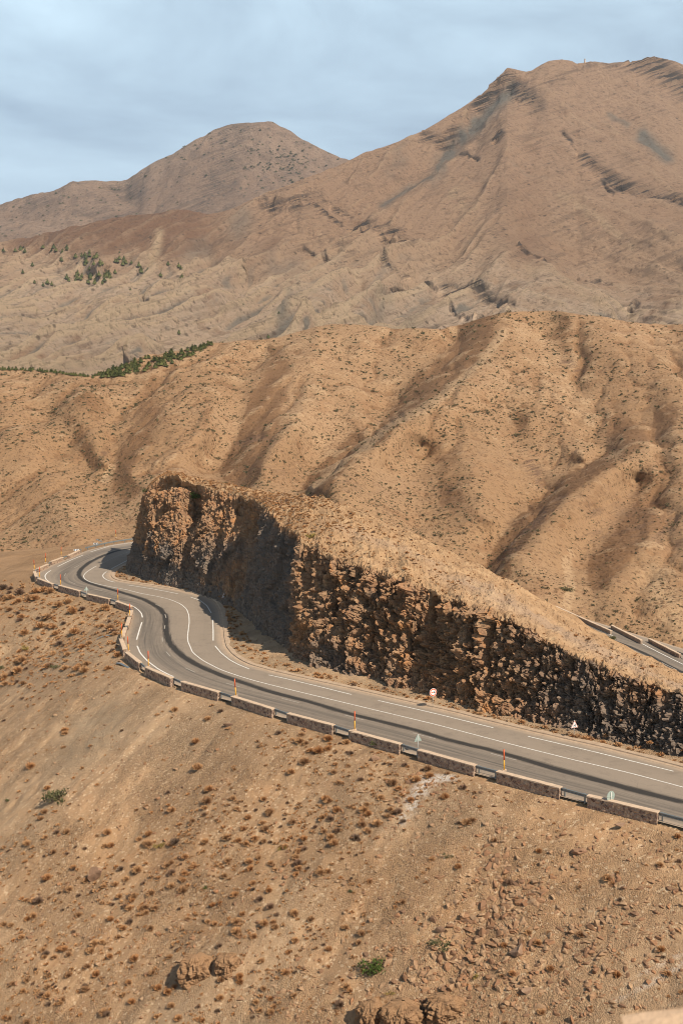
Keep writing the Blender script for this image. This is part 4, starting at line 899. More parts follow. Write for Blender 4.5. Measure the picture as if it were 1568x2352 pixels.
# ================================================================== LIGHT, SKY, CAMERA
SUN_AZ = math.atan2(0.765, -0.645); SUN_EL = R(47)
sd = Vector((math.sin(SUN_AZ) * math.cos(SUN_EL), math.cos(SUN_AZ) * math.cos(SUN_EL), math.sin(SUN_EL)))
sun = bpy.data.lights.new('sun', 'SUN'); sun.energy = 5.0; sun.angle = R(0.53); sun.color = (1.0, 0.905, 0.775)
so = bpy.data.objects.new('sun', sun); COL.objects.link(so); so.rotation_euler = sd.to_track_quat('Z', 'Y').to_euler(); so.location = (60, -40, 90)
world = bpy.data.worlds.new('World'); scene.world = world; world.use_nodes = True; wt = world.node_tree; wt.nodes.clear()
wo = wt.nodes.new('ShaderNodeOutputWorld'); bg = wt.nodes.new('ShaderNodeBackground'); sk = wt.nodes.new('ShaderNodeTexSky'); sk.sky_type = 'NISHITA'; sk.sun_disc = False
sk.sun_elevation = SUN_EL; sk.sun_rotation = SUN_AZ; sk.altitude = 1800; sk.air_density = 1.0; sk.dust_density = 1.2; sk.ozone_density = 1.2
bg.inputs[1].default_value = 0.072
tc = wt.nodes.new('ShaderNodeTexCoord'); mp = wt.nodes.new('ShaderNodeMapping'); mp.inputs['Scale'].default_value = (1.0, 1.2, 3.2); mp.inputs['Rotation'].default_value = (0.15, 0.30, 0.5); mp.inputs['Location'].default_value = (0.7, 0.3, 0.45)
wt.links.new(tc.outputs['Generated'], mp.inputs[0])
nz1 = wt.nodes.new('ShaderNodeTexNoise'); nz1.inputs['Scale'].default_value = 2.6; nz1.inputs['Detail'].default_value = 6; nz1.inputs['Roughness'].default_value = 0.55; nz1.inputs['Distortion'].default_value = 0.4
wt.links.new(mp.outputs[0], nz1.inputs['Vector'])
cr = wt.nodes.new('ShaderNodeValToRGB'); cr.color_ramp.elements[0].position = 0.36; cr.color_ramp.elements[0].color = (0.36, 0.36, 0.36, 1); cr.color_ramp.elements[1].position = 0.66; cr.color_ramp.elements[1].color = (0.95, 0.95, 0.95, 1)
wt.links.new(nz1.outputs['Fac'], cr.inputs[0])
sx = wt.nodes.new('ShaderNodeSeparateXYZ'); wt.links.new(tc.outputs['Generated'], sx.inputs[0])
mr = wt.nodes.new('ShaderNodeMapRange'); mr.inputs['From Min'].default_value = 0.36; mr.inputs['From Max'].default_value = 0.52; mr.inputs['To Min'].default_value = 1.0; mr.inputs['To Max'].default_value = 0.05; wt.links.new(sx.outputs['Z'], mr.inputs['Value'])
mm_ = wt.nodes.new('ShaderNodeMath'); mm_.operation = 'MULTIPLY'; wt.links.new(cr.outputs[0], mm_.inputs[0]); wt.links.new(mr.outputs[0], mm_.inputs[1])
mx = wt.nodes.new('ShaderNodeMix'); mx.data_type = 'RGBA'; wt.links.new(mm_.outputs[0], mx.inputs[0]); wt.links.new(sk.outputs[0], mx.inputs[6]); mx.inputs[7].default_value = (8.9, 11.7, 13.7, 1)
wt.links.new(mx.outputs[2], bg.inputs[0]); wt.links.new(bg.outputs[0], wo.inputs[0])
# thin dry air between here and the mountains
hz = bpy.data.materials.new('air'); hz.use_nodes = True; ht = hz.node_tree; ht.nodes.clear(); ho = ht.nodes.new('ShaderNodeOutputMaterial'); hv = ht.nodes.new('ShaderNodeVolumePrincipled')
hv.inputs['Color'].default_value = (0.90, 0.92, 0.95, 1); hv.inputs['Density'].default_value = 0.00005; hv.inputs['Anisotropy'].default_value = 0.2; ht.links.new(hv.outputs[0], ho.inputs['Volume'])
USE_HAZE = True
if USE_HAZE:
    bm = bmesh.new(); box(bm, -9500, 9500, -900, 12500, -140, 1500); bmobj('haze', bm, hz, kind='stuff')
cam = bpy.data.cameras.new('camera'); co = bpy.data.objects.new('camera', cam); COL.objects.link(co); scene.camera = co
co.location = (0, 0, CAMZ); co.rotation_euler = (math.pi / 2 - PITCH, 0, 0)
cam.sensor_fit = 'VERTICAL'; cam.sensor_height = 36.0; cam.sensor_width = 24.0; cam.lens = F / 2352 * 36; cam.clip_start = 0.1; cam.clip_end = 30000
cam.dof.use_dof = True; cam.dof.focus_distance = 150; cam.dof.aperture_fstop = 2.8
scene.view_settings.view_transform = 'Standard'; scene.view_settings.look = 'None'; scene.view_settings.exposure = 0.30; scene.view_settings.gamma = 1; scene.view_settings.use_curve_mapping = False
scene.cycles.filter_width = 1.0; scene.cycles.max_bounces = 4; scene.cycles.diffuse_bounces = 1; scene.cycles.glossy_bounces = 1; scene.cycles.volume_bounces = 0; scene.cycles.transmission_bounces = 0

# ================================================================== THINGS
ORD = 'first second third fourth fifth sixth seventh eighth ninth tenth eleventh twelfth thirteenth fourteenth fifteenth sixteenth seventeenth eighteenth nineteenth twentieth'.split()
def empty(name, loc, label, cat, group=None, rz=0):
    return obj(name, None, None, label, cat, group, None, loc, rz)
def P2(px, z): return w([px], z)[0]

# ---- parapet blocks and guard rails
walls = []
walls += [c3(a) for a in ([(1440, 1205), (1085, 1120)], [(943, 1080), (625, 998)], [(508, 967), (225, 888)])]
walls += [c4(a) for a in ([(1427, 817), (1143, 740)], [(1045, 710), (790, 643)], [(703, 617), (472, 545)], [(392, 522), (185, 463)])]
walls += [c1(a) for a in ([(980, 1157), (835, 1095)], [(800, 1067), (723, 1007)], [(712, 990), (690, 932)], [(700, 918), (714, 870)], [(724, 856), (738, 812)], [(741, 800), (751, 772)])]
walls += [c6(a) for a in ([(1280, 925), (1090, 858)], [(1000, 830), (725, 768)], [(630, 732), (370, 662)], [(290, 640), (110, 572)], [(82, 548), (58, 484)], [(95, 448), (225, 390)], [(262, 360), (410, 307)], [(482, 283), (618, 218)])]
rails = [c3(a) for a in ([(1640, 1258), (1445, 1208)], [(1078, 1119), (950, 1084)], [(622, 998), (514, 970)], [(222, 888), (132, 860)])]
rails += [c4(a) for a in ([(1140, 742), (1048, 713)], [(787, 645), (706, 618)], [(470, 547), (395, 523)], [(183, 465), (128, 441)])]
rails += [c1(a) for a in ([(832, 1094), (803, 1070)], [(688, 929), (699, 921)], [(716, 868), (723, 858)], [(738, 811), (741, 802)], [(751, 770), (737, 758)])]
rails += [c6(a) for a in ([(1085, 857), (1003, 832)], [(722, 768), (633, 734)], [(367, 662), (293, 641)], [(108, 572), (84, 550)], [(62, 482), (92, 450)], [(228, 388), (260, 362)], [(413, 306), (480, 284)], [(621, 217), (640, 205)])]
def wall_body(L, hw, z0, z1, seed):
    nl = max(4, int(L / 0.13)); nh = 11; prof = [(-hw, z) for z in np.linspace(z0, z1, nh)] + [(hw, z) for z in np.linspace(z1, z0, nh)]
    xs = np.linspace(0, L, nl); V = np.array([[(x, y, z) for (y, z) in prof] for x in xs])
    f = V.reshape(-1, 3); _, _, c_, _ = worley(f * [3.6, 3.6, 3.6], seed); f1_, f2_, _, _ = worley(f * [3.6, 3.6, 3.6], seed)
    off = (0.07 * (c_ - 0.5) - 0.05 * np.exp(-((f2_ - f1_) / 0.1) ** 2)) * np.sign(f[:, 1]); f = f + np.column_stack([off * 0, off, off * 0])
    F_ = list(map(tuple, gridfaces(nl, len(prof)))); n = len(prof)
    F_ += [tuple(range(n))[::-1], tuple(range((nl - 1) * n, nl * n))]
    return f, F_
def slab(bm, L, hw, z0, z1, ov, seed):
    rs = np.random.default_rng(seed); n = max(3, int(L / 0.5)); xs = np.linspace(-ov, L + ov, n); ring = []
    for x in xs:
        j = lambda s_=0.018: float(rs.normal()) * s_
        ring.append([bm.verts.new((x, -hw + j(), z0)), bm.verts.new((x, -hw + j() , z1 - .02)), bm.verts.new((x, -hw + .03, z1 + j(.006))), bm.verts.new((x, hw - .03, z1 + j(.006))), bm.verts.new((x, hw + j(), z1 - .02)), bm.verts.new((x, hw + j(), z0))])
    for a, b in zip(ring[:-1], ring[1:]):
        for k in range(6): bm.faces.new((a[k], a[(k + 1) % 6], b[(k + 1) % 6], b[k]))
    bm.faces.new(ring[0][::-1]); bm.faces.new(ring[-1]); bmesh.ops.recalc_face_normals(bm, faces=bm.faces)
nw = len(walls)
for i, a in enumerate(walls):
    q = w(a, 0.8); p0, p1 = q[0], q[1]; L = float(np.linalg.norm(p1 - p0)); ang = math.atan2(p1[1] - p0[1], p1[0] - p0[0])
    if i < 8: lb = f'stone parapet block with pale coping, {ORD[i]} from the right edge along the road'
    elif i < 13: lb = f'short stone parapet block on the outside of the tight bend, {ORD[i - 8]} going up the road'
    else: lb = f'stone parapet block on the upper bend, {ORD[i - 13]} past the S-curve going away'
    t = empty('stone_parapet', (p0[0], p0[1], float(rng.normal() * .03)), lb, 'parapet', 'stone parapet blocks along the outer road edge', ang)
    V, F_ = wall_body(L, 0.25, -1.5, 0.70, 500 + i)
    obj('rubble_wall', newmesh('rubble_wall', V, F_, [MRUB], False), t)
    bm = bmesh.new(); slab(bm, L, 0.29, 0.68, 0.80, 0.04, 900 + i); bmobj('coping', bm, MCAP, t)
def make_rail(p0, p1, lb, group, zt=0.74, grp2=None, base=0.0, nposts=2, name='guardrail'):
    L = float(np.linalg.norm(p1 - p0)); ang = math.atan2(p1[1] - p0[1], p1[0] - p0[0])
    t = empty(name, (p0[0], p0[1], base), lb, 'guardrail', group, ang)
    bm = bmesh.new(); pr = [(0.0, zt), (-.045, zt - .04), (-.045, zt - .10), (.02, zt - .14), (.02, zt - .18), (-.045, zt - .22), (-.045, zt - .28), (0, zt - .32), (.012, zt - .32), (-.03, zt - .28), (-.03, zt - .22), (.034, zt - .18), (.034, zt - .14), (-.03, zt - .10), (-.03, zt - .04), (.012, zt)]
    a = [bm.verts.new((-.1, y, z)) for y, z in pr]; b = [bm.verts.new((L + .1, y, z)) for y, z in pr]
    for k in range(len(pr)): bm.faces.new((a[k], a[(k + 1) % len(pr)], b[(k + 1) % len(pr)], b[k]))
    bm.faces.new(a[::-1]); bm.faces.new(b); bmesh.ops.recalc_face_normals(bm, faces=bm.faces); bmobj('rail', bm, MRAIL, t)
    for x in (np.linspace(0.25, L - .25, nposts) if L > 1.0 else [L / 2]):
        bm = bmesh.new(); box(bm, x - .06, x + .06, .06, .16, -1.0, zt - .02); box(bm, x - .06, x + .06, -.01, .06, zt - .26, zt - .08)
        bmobj('post', bm, MRAIL, t)
    return t
# the rails: outside face (posts) looks down the slope
for i, a in enumerate(rails):
    q = w(a, 0.72); p0, p1 = q
    if i < 9: lb = f'grey steel guardrail length bridging parapet blocks, {ORD[i]} from the right edge'
    elif i < 13: lb = f'stubby grey guardrail piece between bend parapets, {ORD[i - 9]} going up the road'
    else: lb = f'grey guardrail length on the upper bend, {ORD[i - 13]} past the S-curve going away'
    make_rail(p1, p0, lb, 'guardrail lengths between the parapet blocks') if not OUT_NEG else make_rail(p0, p1, lb, 'guardrail lengths between the parapet blocks')
fr_px = w(c6([(695, 187), (850, 150), (1010, 115), (1170, 90), (1340, 68)]), 0.72)
t = empty('guardrail', (fr_px[0][0], fr_px[0][1], 0), 'long curved grey guardrail on the far side of the bend, running behind the rock', 'guardrail')
fp = smooth(resample(fr_px, 1.2), 1) - fr_px[0]; tnf = np.gradient(fp, axis=0); tnf /= np.linalg.norm(tnf, axis=1)[:, None]; nf_ = np.stack([-tnf[:, 1], tnf[:, 0]], 1)
pr = [(0.0, .74), (-.05, .70), (-.05, .64), (.02, .60), (.02, .56), (-.05, .52), (-.05, .46), (0, .42), (.02, .42), (-.02, .50), (.04, .58), (-.02, .68)]
V = np.stack([np.column_stack([fp + nf_ * y, np.full(len(fp), z)]) for y, z in pr + [pr[0]]], 1)
obj('rail', newmesh('rail', V, gridfaces(len(fp), len(pr) + 1), [MRAIL], False), t)
for k in range(1, len(fp), 3):
    bm = bmesh.new(); x, y = fp[k] + nf_[k] * .12; box(bm, x - .07, x + .07, y - .06, y + .06, -.6, .70); bmobj('post', bm, MRAIL, t)
# far side road parapets
def parapet_far(pxs, z, lb, mat):
    q = w(pxs, z + 0.70); p0, p1 = q[0], q[-1]; L = float(np.linalg.norm(p1 - p0)); ang = math.atan2(p1[1] - p0[1], p1[0] - p0[0])
    za = float(corridor_z(p0)[0]); zb = float(corridor_z(p1)[0])
    t = empty('roadside_parapet', (p0[0], p0[1], za), lb, 'parapet', None, ang)
    bm = bmesh.new(); box(bm, 0, L, -.2, .2, -1.4, .58)
    for v in bm.verts: v.co.z += (zb - za) * v.co.x / L
    bmobj('wall_face', bm, mat, t); bm = bmesh.new(); slab(bm, L, .24, .56, .70, .03, 5)
    for v in bm.verts: v.co.z += (zb - za) * v.co.x / L
    bmobj('coping', bm, MCAP, t)
MOLD = m_concrete('stained_concrete', (0.44, 0.325, 0.23), (0.30, 0.215, 0.15))
parapet_far(c7([(60, 68), (720, 288)]), -7.1, 'low pale concrete parapet on the lower road, farther stretch beyond the rock ridge', MOLD)
parapet_far(c7([(724, 290), (1078, 428)]), -8.0, 'low concrete parapet on the lower road ending at an opening', MOLD)
parapet_far(c7([(1168, 455), (1530, 603)]), -8.7, 'dark weathered stone parapet on the lower road, at the right edge', MRUB)
q = w(c7([(1500, 600), (1640, 655)]), -8.3); make_rail(q[1], q[0], 'bluish guardrail end on the lower road at the right edge', None, base=-9.1)

# ---- marker poles
poles = [(c3([(657, 995)])[0], 0), (c4([(1166, 740)])[0], 0), (c4([(490, 545)])[0], 0), (c1([(847, 1090)])[0], 0), (c1([(734, 1003)])[0], 0), (c1([(697, 925)])[0], 0), (c1([(739, 805)])[0], 0), (c1([(674, 715)])[0], 0), (c1([(348, 628)])[0], 0), (c1([(228, 583)])[0], 0), (c1([(198, 540)])[0], 0), (c1([(262, 500)])[0], 0), (c1([(350, 462)])[0], 0), (c1([(663, 358)])[0], 1)]
def make_pole():
    t = empty('marker_pole', (0, 0, 0), 'x', 'marker pole', 'slim snow marker poles along the outer road edge')
    bm = bmesh.new(); cyl(bm, (0, 0, -.05), (0, 0, .95), .062); bmobj('lower_tube', bm, MPY, t, True)
    bm = bmesh.new(); cyl(bm, (0, 0, .95), (0, 0, 1.92), .064); cyl(bm, (0, 0, 1.92), (0, 0, 1.95), .064, .03); bmobj('upper_tube', bm, MPR, t, True)
    bm = bmesh.new(); box(bm, -.2, .2, -.2, .2, -.04, .05); bmobj('footing', bm, MCAP, t); return t
def copy_tree(r):
    n = r.copy(); COL.objects.link(n)
    for ch in list(r.children):
        c = ch.copy(); COL.objects.link(c); c.parent = n; c.matrix_parent_inverse = ch.matrix_parent_inverse
    return n
pole0 = make_pole()
for i, (pp, far) in enumerate(poles):
    o = pole0 if i == 0 else copy_tree(pole0)
    z = 0.80 if not far else 0.1; q = P2(pp, z); o.location = (q[0], q[1], z); o.rotation_euler = (R(rng.normal() * 1.5), R(rng.normal() * 1.5), 0)
    o['label'] = f'red and yellow marker pole on a parapet, {ORD[i]} from the right along the road' if not far else 'red and yellow marker pole behind the far guardrail, beside the rock'

# ---- road signs
def ngon(bm, n, r, y0, y1, cx=0, cz=0, rot=0):
    prism(bm, [(cx + r * math.sin(2 * math.pi * k / n + rot), cz + r * math.cos(2 * math.pi * k / n + rot)) for k in range(n)], y0, y1)
def tri(s, r=1.0):
    h = s * math.sqrt(3) / 2; pts = [(0, h * 2 / 3), (s / 2, -h / 3), (-s / 2, -h / 3)]
    out = []
    for i in range(3):
        p = Vector(pts[i]); a = Vector(pts[i - 1]); b = Vector(pts[(i + 1) % 3]); c = s * .06
        out += [tuple(p + (a - p).normalized() * c), tuple(p + (b - p).normalized() * c)]
    return out
def sign(px, z0, hc, shape, rz, label, sym=None, size=0.9, tilt=0):
    q = P2(px, z0); t = empty('road_sign', (q[0], q[1], z0), label, 'road sign', None, rz)
    bm = bmesh.new(); cyl(bm, (0, .055, -.5), (0, .055, hc + size * (.42 if shape == 'disc' else .55)), .038); bmobj('post', bm, MPOST, t, True)
    bm = bmesh.new()
    if shape == 'disc': ngon(bm, 40, size / 2, -.012, .012, 0, hc)
    else: prism(bm, [(x, z + hc) for x, z in tri(size)], -.012, .012)
    pl = bmobj('plate', bm, MSIGNB, t)
    bm = bmesh.new()
    if shape == 'disc': box(bm, -size * .48, size * .48, .012, .035, hc - .02, hc + .02)
    else: box(bm, -size * .36, size * .36, .012, .035, hc - .14, hc - .10); box(bm, -size * .13, size * .13, .012, .035, hc + .22, hc + .25)
    bmobj('bracket', bm, MSIGNB, t)
    bm = bmesh.new()
    if shape == 'disc': ngon(bm, 40, size * .5, -.018, -.013, 0, hc); bmobj('white_rim', bm, MWHITE, t); bm = bmesh.new(); ngon(bm, 40, size * .455, -.024, -.019, 0, hc); bmobj('red_ring', bm, MRED, t); bm = bmesh.new(); ngon(bm, 40, size * .33, -.030, -.025, 0, hc); bmobj('face', bm, MWHITE, t)
    else:
        prism(bm, [(x * .99, z * .99 + hc) for x, z in tri(size)], -.018, -.013); bmobj('white_rim', bm, MWHITE, t); bm = bmesh.new()
        prism(bm, [(x * .93, z * .93 + hc) for x, z in tri(size)], -.024, -.019); bmobj('red_border', bm, MRED, t); bm = bmesh.new(); prism(bm, [(x * .80, z * .80 + hc) for x, z in tri(size)], -.030, -.025); bmobj('face', bm, MWHITE, t)
    def car(bm, cx, cz, sc):
        prism(bm, [(cx + x * sc, cz + z * sc) for x, z in [(-.5, 0), (-.5, .28), (-.36, .34), (-.26, .6), (.26, .6), (.36, .34), (.5, .28), (.5, 0), (.34, 0), (.34, -.14), (.2, -.14), (.2, 0), (-.2, 0), (-.2, -.14), (-.34, -.14), (-.34, 0)]], -.036, -.031)
    if sym == 'overtake':
        bm = bmesh.new(); car(bm, -.135, hc - .05, .22); bmobj('red_car', bm, MRED, t); bm = bmesh.new(); car(bm, .135, hc - .05, .24); bmobj('black_car', bm, MBLK, t)
    if sym == 'bend':
        bm = bmesh.new(); pts = [(-.10, -.20), (-.10, .02), (-.06, .055), (-.02, .03), (.05, -.10), (.09, -.12), (.12, -.08), (.12, .14)]
        for a, b in zip(pts[:-1], pts[1:]):
            d = Vector((b[0] - a[0], b[1] - a[1])); n = Vector((-d.y, d.x)).normalized() * .030; e = d.normalized() * .012
            prism(bm, [(a[0] - e.x + n.x, a[1] - e.y + n.y + hc), (b[0] + e.x + n.x, b[1] + e.y + n.y + hc), (b[0] + e.x - n.x, b[1] + e.y - n.y + hc), (a[0] - e.x - n.x, a[1] - e.y - n.y + hc)], -.036, -.031)
        bmobj('bend_arrow', bm, MBLK, t)
    if sym == 'skid':
        bm = bmesh.new(); car(bm, .01, hc + .0, .30); bmesh.ops.rotate(bm, cent=(0, -.03, hc), matrix=Matrix.Rotation(R(14), 3, 'Y'), verts=bm.verts); bmobj('skidding_car', bm, MBLK, t)
        bm = bmesh.new()
        for s_ in (-.12, .06):
            for k in range(3): x = s_ + (.03 if k % 2 else -.02); box(bm, x - .018, x + .018, -.036, -.031, hc - .21 + k * .05, hc - .165 + k * .05)
        bmobj('skid_marks', bm, MBLK, t)
    return t
sign((993.7, 1619.8), 0.28, 1.47, 'disc', R(25), 'round red-ringed no-overtaking sign with two cars, at the foot of the rock face', 'overtake', .92)
sign((1317.5, 1690.5), 0.25, 1.12, 'tri', R(27), 'triangular warning sign with a black double-bend line, at the right part of the rock foot', 'bend', .92)
sign((515, 1383.7), 0.30, 1.05, 'tri', R(24), 'triangular slippery-road sign half in shadow beside the dark recess', 'skid', .92)
sign((959, 1733.8), -0.35, 1.62, 'tri', R(180 + 28), 'grey back of a triangular sign, between two parapets nearer the right edge', None, .88)
sign((1400.5, 1866), -0.35, 1.40, 'disc', R(180 + 33), 'grey back of a round sign in front of the rightmost parapet', None, .92)
sign((199.3, 1372.7), -0.25, 1.50, 'tri', R(180 + 20), 'small grey back of a triangular sign on the upper bend, far left', None, .86)
def chevron(px, z, rz, tilt, label):
    q = P2(px, z); t = empty('chevron_board', (q[0], q[1], z - .5), label, 'chevron board', None, rz)
    bm = bmesh.new(); box(bm, -.55, .55, -.015, .015, .2, .62); bmobj('board', bm, MWHITE, t)
    bm = bmesh.new()
    for k in (-.36, -.02, .32): prism(bm, [(k - .13, .215), (k, .41), (k - .13, .605), (k + .03, .605), (k + .16, .41), (k + .03, .215)], -.025, -.017)
    bmobj('chevrons', bm, MBLK, t); bm = bmesh.new(); box(bm, -.04, .04, .016, .07, -.7, .55); bmobj('post', bm, MPOST, t); t.rotation_euler = (tilt, 0, rz)
chevron(c6([(585, 216)])[0], .75, R(20), R(-8), 'black and white chevron board behind the last far parapet block')
chevron(c6([(828, 136)])[0], .65, R(5), R(5), 'black and white chevron board behind the curved guardrail')
chevron(c6([(1338, 48)])[0], .60, R(-10), 0, 'chevron board mostly hidden by the left end of the rock')
def scrap(p_a, p_b, z, label, h=.12):
    a = P2(p_a, z); b = P2(p_b, z); L = float(np.linalg.norm(b - a)); pa = gsample(np.array([a[0]]), np.array([a[1]]))[0]; pb = gsample(np.array([b[0]]), np.array([b[1]]))[0]
    bm = bmesh.new(); n = 7; rr = []
    for k in range(n):
        x = k / (n - 1); c = a + (b - a) * x; zz = pa + (pb - pa) * x + h + .10 * math.sin(x * 5); dn = Vector((-(b - a)[1], (b - a)[0])) / L
        rr.append([bm.verts.new((c[0] + dn[0] * s_, c[1] + dn[1] * s_, zz + e)) for s_, e in ((-.17, -.03), (-.08, .06), (0, 0), (.08, .06), (.17, -.03), (.16, -.05), (0, -.03), (-.16, -.05))])
    for u_, v_ in zip(rr[:-1], rr[1:]):
        for k in range(8): bm.faces.new((u_[k], u_[(k + 1) % 8], v_[(k + 1) % 8], v_[k]))
    bm.faces.new(rr[0][::-1]); bm.faces.new(rr[-1]); bmesh.ops.recalc_face_normals(bm, faces=bm.faces)
    bmobj('broken_rail', bm, MRAIL, label=label, cat='scrap metal')
def hit1(px): P, ok = ghit(np.array([px[0]], float), np.array([px[1]], float)); return P[0]
def scrap_px(pa, pb, label):
    A = hit1(pa); B = hit1(pb); L = float(np.linalg.norm(B - A)); bm = bmesh.new(); n = 7; rr = []; d = (B - A) / L; dn = np.array([-d[1], d[0], 0])
    for k in range(n):
        x = k / (n - 1); c = A + (B - A) * x + np.array([0, 0, .14 + .09 * math.sin(x * 5)])
        rr.append([bm.verts.new(tuple(c + dn * s_ + np.array([0, 0, e]))) for s_, e in ((-.17, -.03), (-.08, .06), (0, 0), (.08, .06), (.17, -.03), (.16, -.05), (0, -.03), (-.16, -.05))])
    for u_, v_ in zip(rr[:-1], rr[1:]):
        for k in range(8): bm.faces.new((u_[k], u_[(k + 1) % 8], v_[(k + 1) % 8], v_[k]))
    bm.faces.new(rr[0][::-1]); bm.faces.new(rr[-1]); bmesh.ops.recalc_face_normals(bm, faces=bm.faces)
    bmobj('broken_rail', bm, MRAIL, label=label, cat='scrap metal')
scrap_px((223, 1470), (256, 1458), 'bent piece of grey guardrail lying on the slope left of the tight bend')
scrap_px((269, 1525), (297, 1534), 'thin grey scrap of rail lying below the tight bend parapet')
q = P2(c6([(870, 98)])[0], .3); bm = bmesh.new(); box(bm, -.9, .9, -.15, .15, .05, .17); o = bmobj('broken_rail', bm, MRAIL, label='dark broken rail end lying behind the curved guardrail', cat='scrap metal', loc=(q[0], q[1], .15)); o.rotation_euler = (0, .25, -.5)

# ---- plants and stones: prototypes
def tuft_arrays(n, seed, spread=1.0, wdt=0.085, hgt=0.75, tips=1):
    r = np.random.default_rng(seed); V = []; Fc = []
    for k in range(n):
        az = r.uniform(0, 2 * math.pi); el = math.asin(r.uniform(0.05, 1) ** 0.8); L = r.uniform(.75, 1.08)
        d = np.array([math.cos(az) * math.cos(el) * spread, math.sin(az) * math.cos(el) * spread, math.sin(el) * hgt + 0.04]) * L
        s = np.cross(d, r.normal(size=3)); s /= np.linalg.norm(s); b = d * r.uniform(.05, .25); m = d * .65 + np.array([0, 0, .07])
        i = len(V); V += [b - s * wdt * .3, b + s * wdt * .3, m + s * wdt, m - s * wdt, d]; Fc += [(i, i + 1, i + 2), (i, i + 2, i + 3), (i + 3, i + 2, i + 4)]
    return np.array(V), np.array(Fc)
def rock_arrays(seed, sub=1, flat=0.7):
    r = np.random.default_rng(seed); bm = bmesh.new(); bmesh.ops.create_icosphere(bm, subdivisions=sub, radius=1)
    V = np.array([v.co[:] for v in bm.verts]); Fc = np.array([[v.index for v in f.verts] for f in bm.faces]); bm.free()
    sc = r.uniform(.6, 1.2, 3) * [1.15, .9, flat]; V = V * (1 + 0.18 * r.normal(size=(len(V), 1)) * .6)
    for _ in range(11):
        n = r.normal(size=3); n /= np.linalg.norm(n); h = r.uniform(.38, .72); d = V @ n; V = np.where(d[:, None] > h, V - (d[:, None] - h) * n, V)
    return V * sc, Fc
def shrub_arrays(n, seed, leaf=.22, hgt=.75):
    r = np.random.default_rng(seed); V = []; Fc = []
    cl = r.normal(size=(7, 3)) * [.45, .45, .22] + [0, 0, .38]
    for k in range(n):
        c = cl[r.integers(7)] + r.normal(size=3) * [.22, .22, .18]; c[2] = abs(c[2]) * hgt
        a = r.normal(size=3); a /= np.linalg.norm(a); b = np.cross(a, r.normal(size=3)); b /= np.linalg.norm(b)
        i = len(V); V += [c - a * leaf * .5, c + b * leaf * .35, c + a * leaf * .6, c - b * leaf * .35]; Fc += [(i, i + 1, i + 2), (i, i + 2, i + 3)]
    return np.array(V), np.array(Fc)
def proto(name, VF, mat, sm=False):
    me = newmesh(name, VF[0], VF[1], [mat], sm); attr(me, 'tint', np.zeros(len(VF[0]))); return me
def bake(name, VFs, which, P, S, rz, tint, mat, label=None, tiltn=None, sz=None):
    """all the small ones of a kind in one mesh"""
    Vs, Fs, Ts = [], [], []; o = 0
    for k, (V, Fc) in enumerate(VFs):
        m = np.where(which == k)[0]
        if not len(m): continue
        c, s = np.cos(rz[m])[:, None], np.sin(rz[m])[:, None]; X = V[None, :, 0] * c - V[None, :, 1] * s; Y = V[None, :, 0] * s + V[None, :, 1] * c; Z = np.repeat(V[None, :, 2], len(m), 0)
        Q = np.stack([X, Y, Z], -1) * S[m][:, None, None] + P[m][:, None, :]
        Vs.append(Q.reshape(-1, 3)); Fs.append((Fc[None] + (np.arange(len(m)) * len(V))[:, None, None] + o).reshape(-1, Fc.shape[1])); Ts.append(np.repeat(tint[m], len(V))); o += len(m) * len(V)
    me = newmesh(name, np.concatenate(Vs), np.concatenate(Fs), [mat], False); attr(me, 'tint', np.concatenate(Ts))
    return obj(name, me, label=label, kind='stuff')
def individuals(name, mes, which, P, S, rz, label, cat, group, tilt=0.0):
    for k in range(len(P)):
        o = bpy.data.objects.new(name, mes[which[k]]); COL.objects.link(o); o.location = tuple(map(float, P[k])); o.scale = (float(S[k]),) * 3
        o.rotation_euler = (float(rng.normal() * tilt), float(rng.normal() * tilt), float(rz[k])); o['label'] = label if isinstance(label, str) else label[k]; o['category'] = cat; o['group'] = group

# ---- foreground slope: tufts
def gz(px, py, lst):
    d = np.zeros(len(px))
    for (a, b, rx, ry, ang, h) in lst:
        c_, s_ = math.cos(ang), math.sin(ang); X_ = (px - a) * c_ + (py - b) * s_; Y_ = -(px - a) * s_ + (py - b) * c_
        d = np.maximum(d, h * np.exp(-((X_ / rx) ** 2 + (Y_ / ry) ** 2) ** 1.5))
    return d
def slope_pts(n, dens, seed, margin=3):
    r = np.random.default_rng(seed); px = r.uniform(-30, 1600, n); py = r.uniform(1330, 2400, n); keep = r.random(n) < dens(px, py, r); px, py = px[keep], py[keep]
    P, ok = ghit(px, py); d, sg, _, _ = nearest(P[:, :2], W[::3]); out = (sg < 0) if OUT_NEG else (sg > 0)
    m = ok & out & (d > 0.7) & (P[:, 1] > 30) & (P[:, 1] < 240) & (P[:, 2] < 1.0); return P[m], px[m], py[m]
def tdens(px, py, r):
    clump = 0.45 + 0.8 * np.clip(perlin(np.stack([px * .02, py * .02, px * 0], -1), 601) + perlin(np.stack([px * .05, py * .05, px * 0], -1), 603) * .7 + .35, 0, 1.4)
    d = gz(px, py, [(150, 1480, 210, 75, -.30, 1.0), (40, 1390, 130, 60, -.2, .8), (230, 1400, 90, 30, .2, .5), (60, 1560, 110, 70, -.3, .4), (800, 1760, 230, 60, .25, .50), (560, 1930, 330, 130, -.35, .50), (800, 1860, 200, 90, -.5, .62), (300, 2100, 330, 160, -.4, .42), (120, 2250, 260, 120, -.3, .4), (640, 2150, 250, 150, -.4, .34), (1250, 2000, 500, 400, 0, .045), (300, 1680, 400, 150, 0, .05), (430, 1420, 60, 30, 0, .3), (80, 1960, 160, 80, -.3, .3), (1000, 1800, 150, 40, .2, .25), (500, 2300, 300, 60, 0, .3)])
    return d * clump * .95
tP, tpx, tpy = slope_pts(60000, tdens, 11)
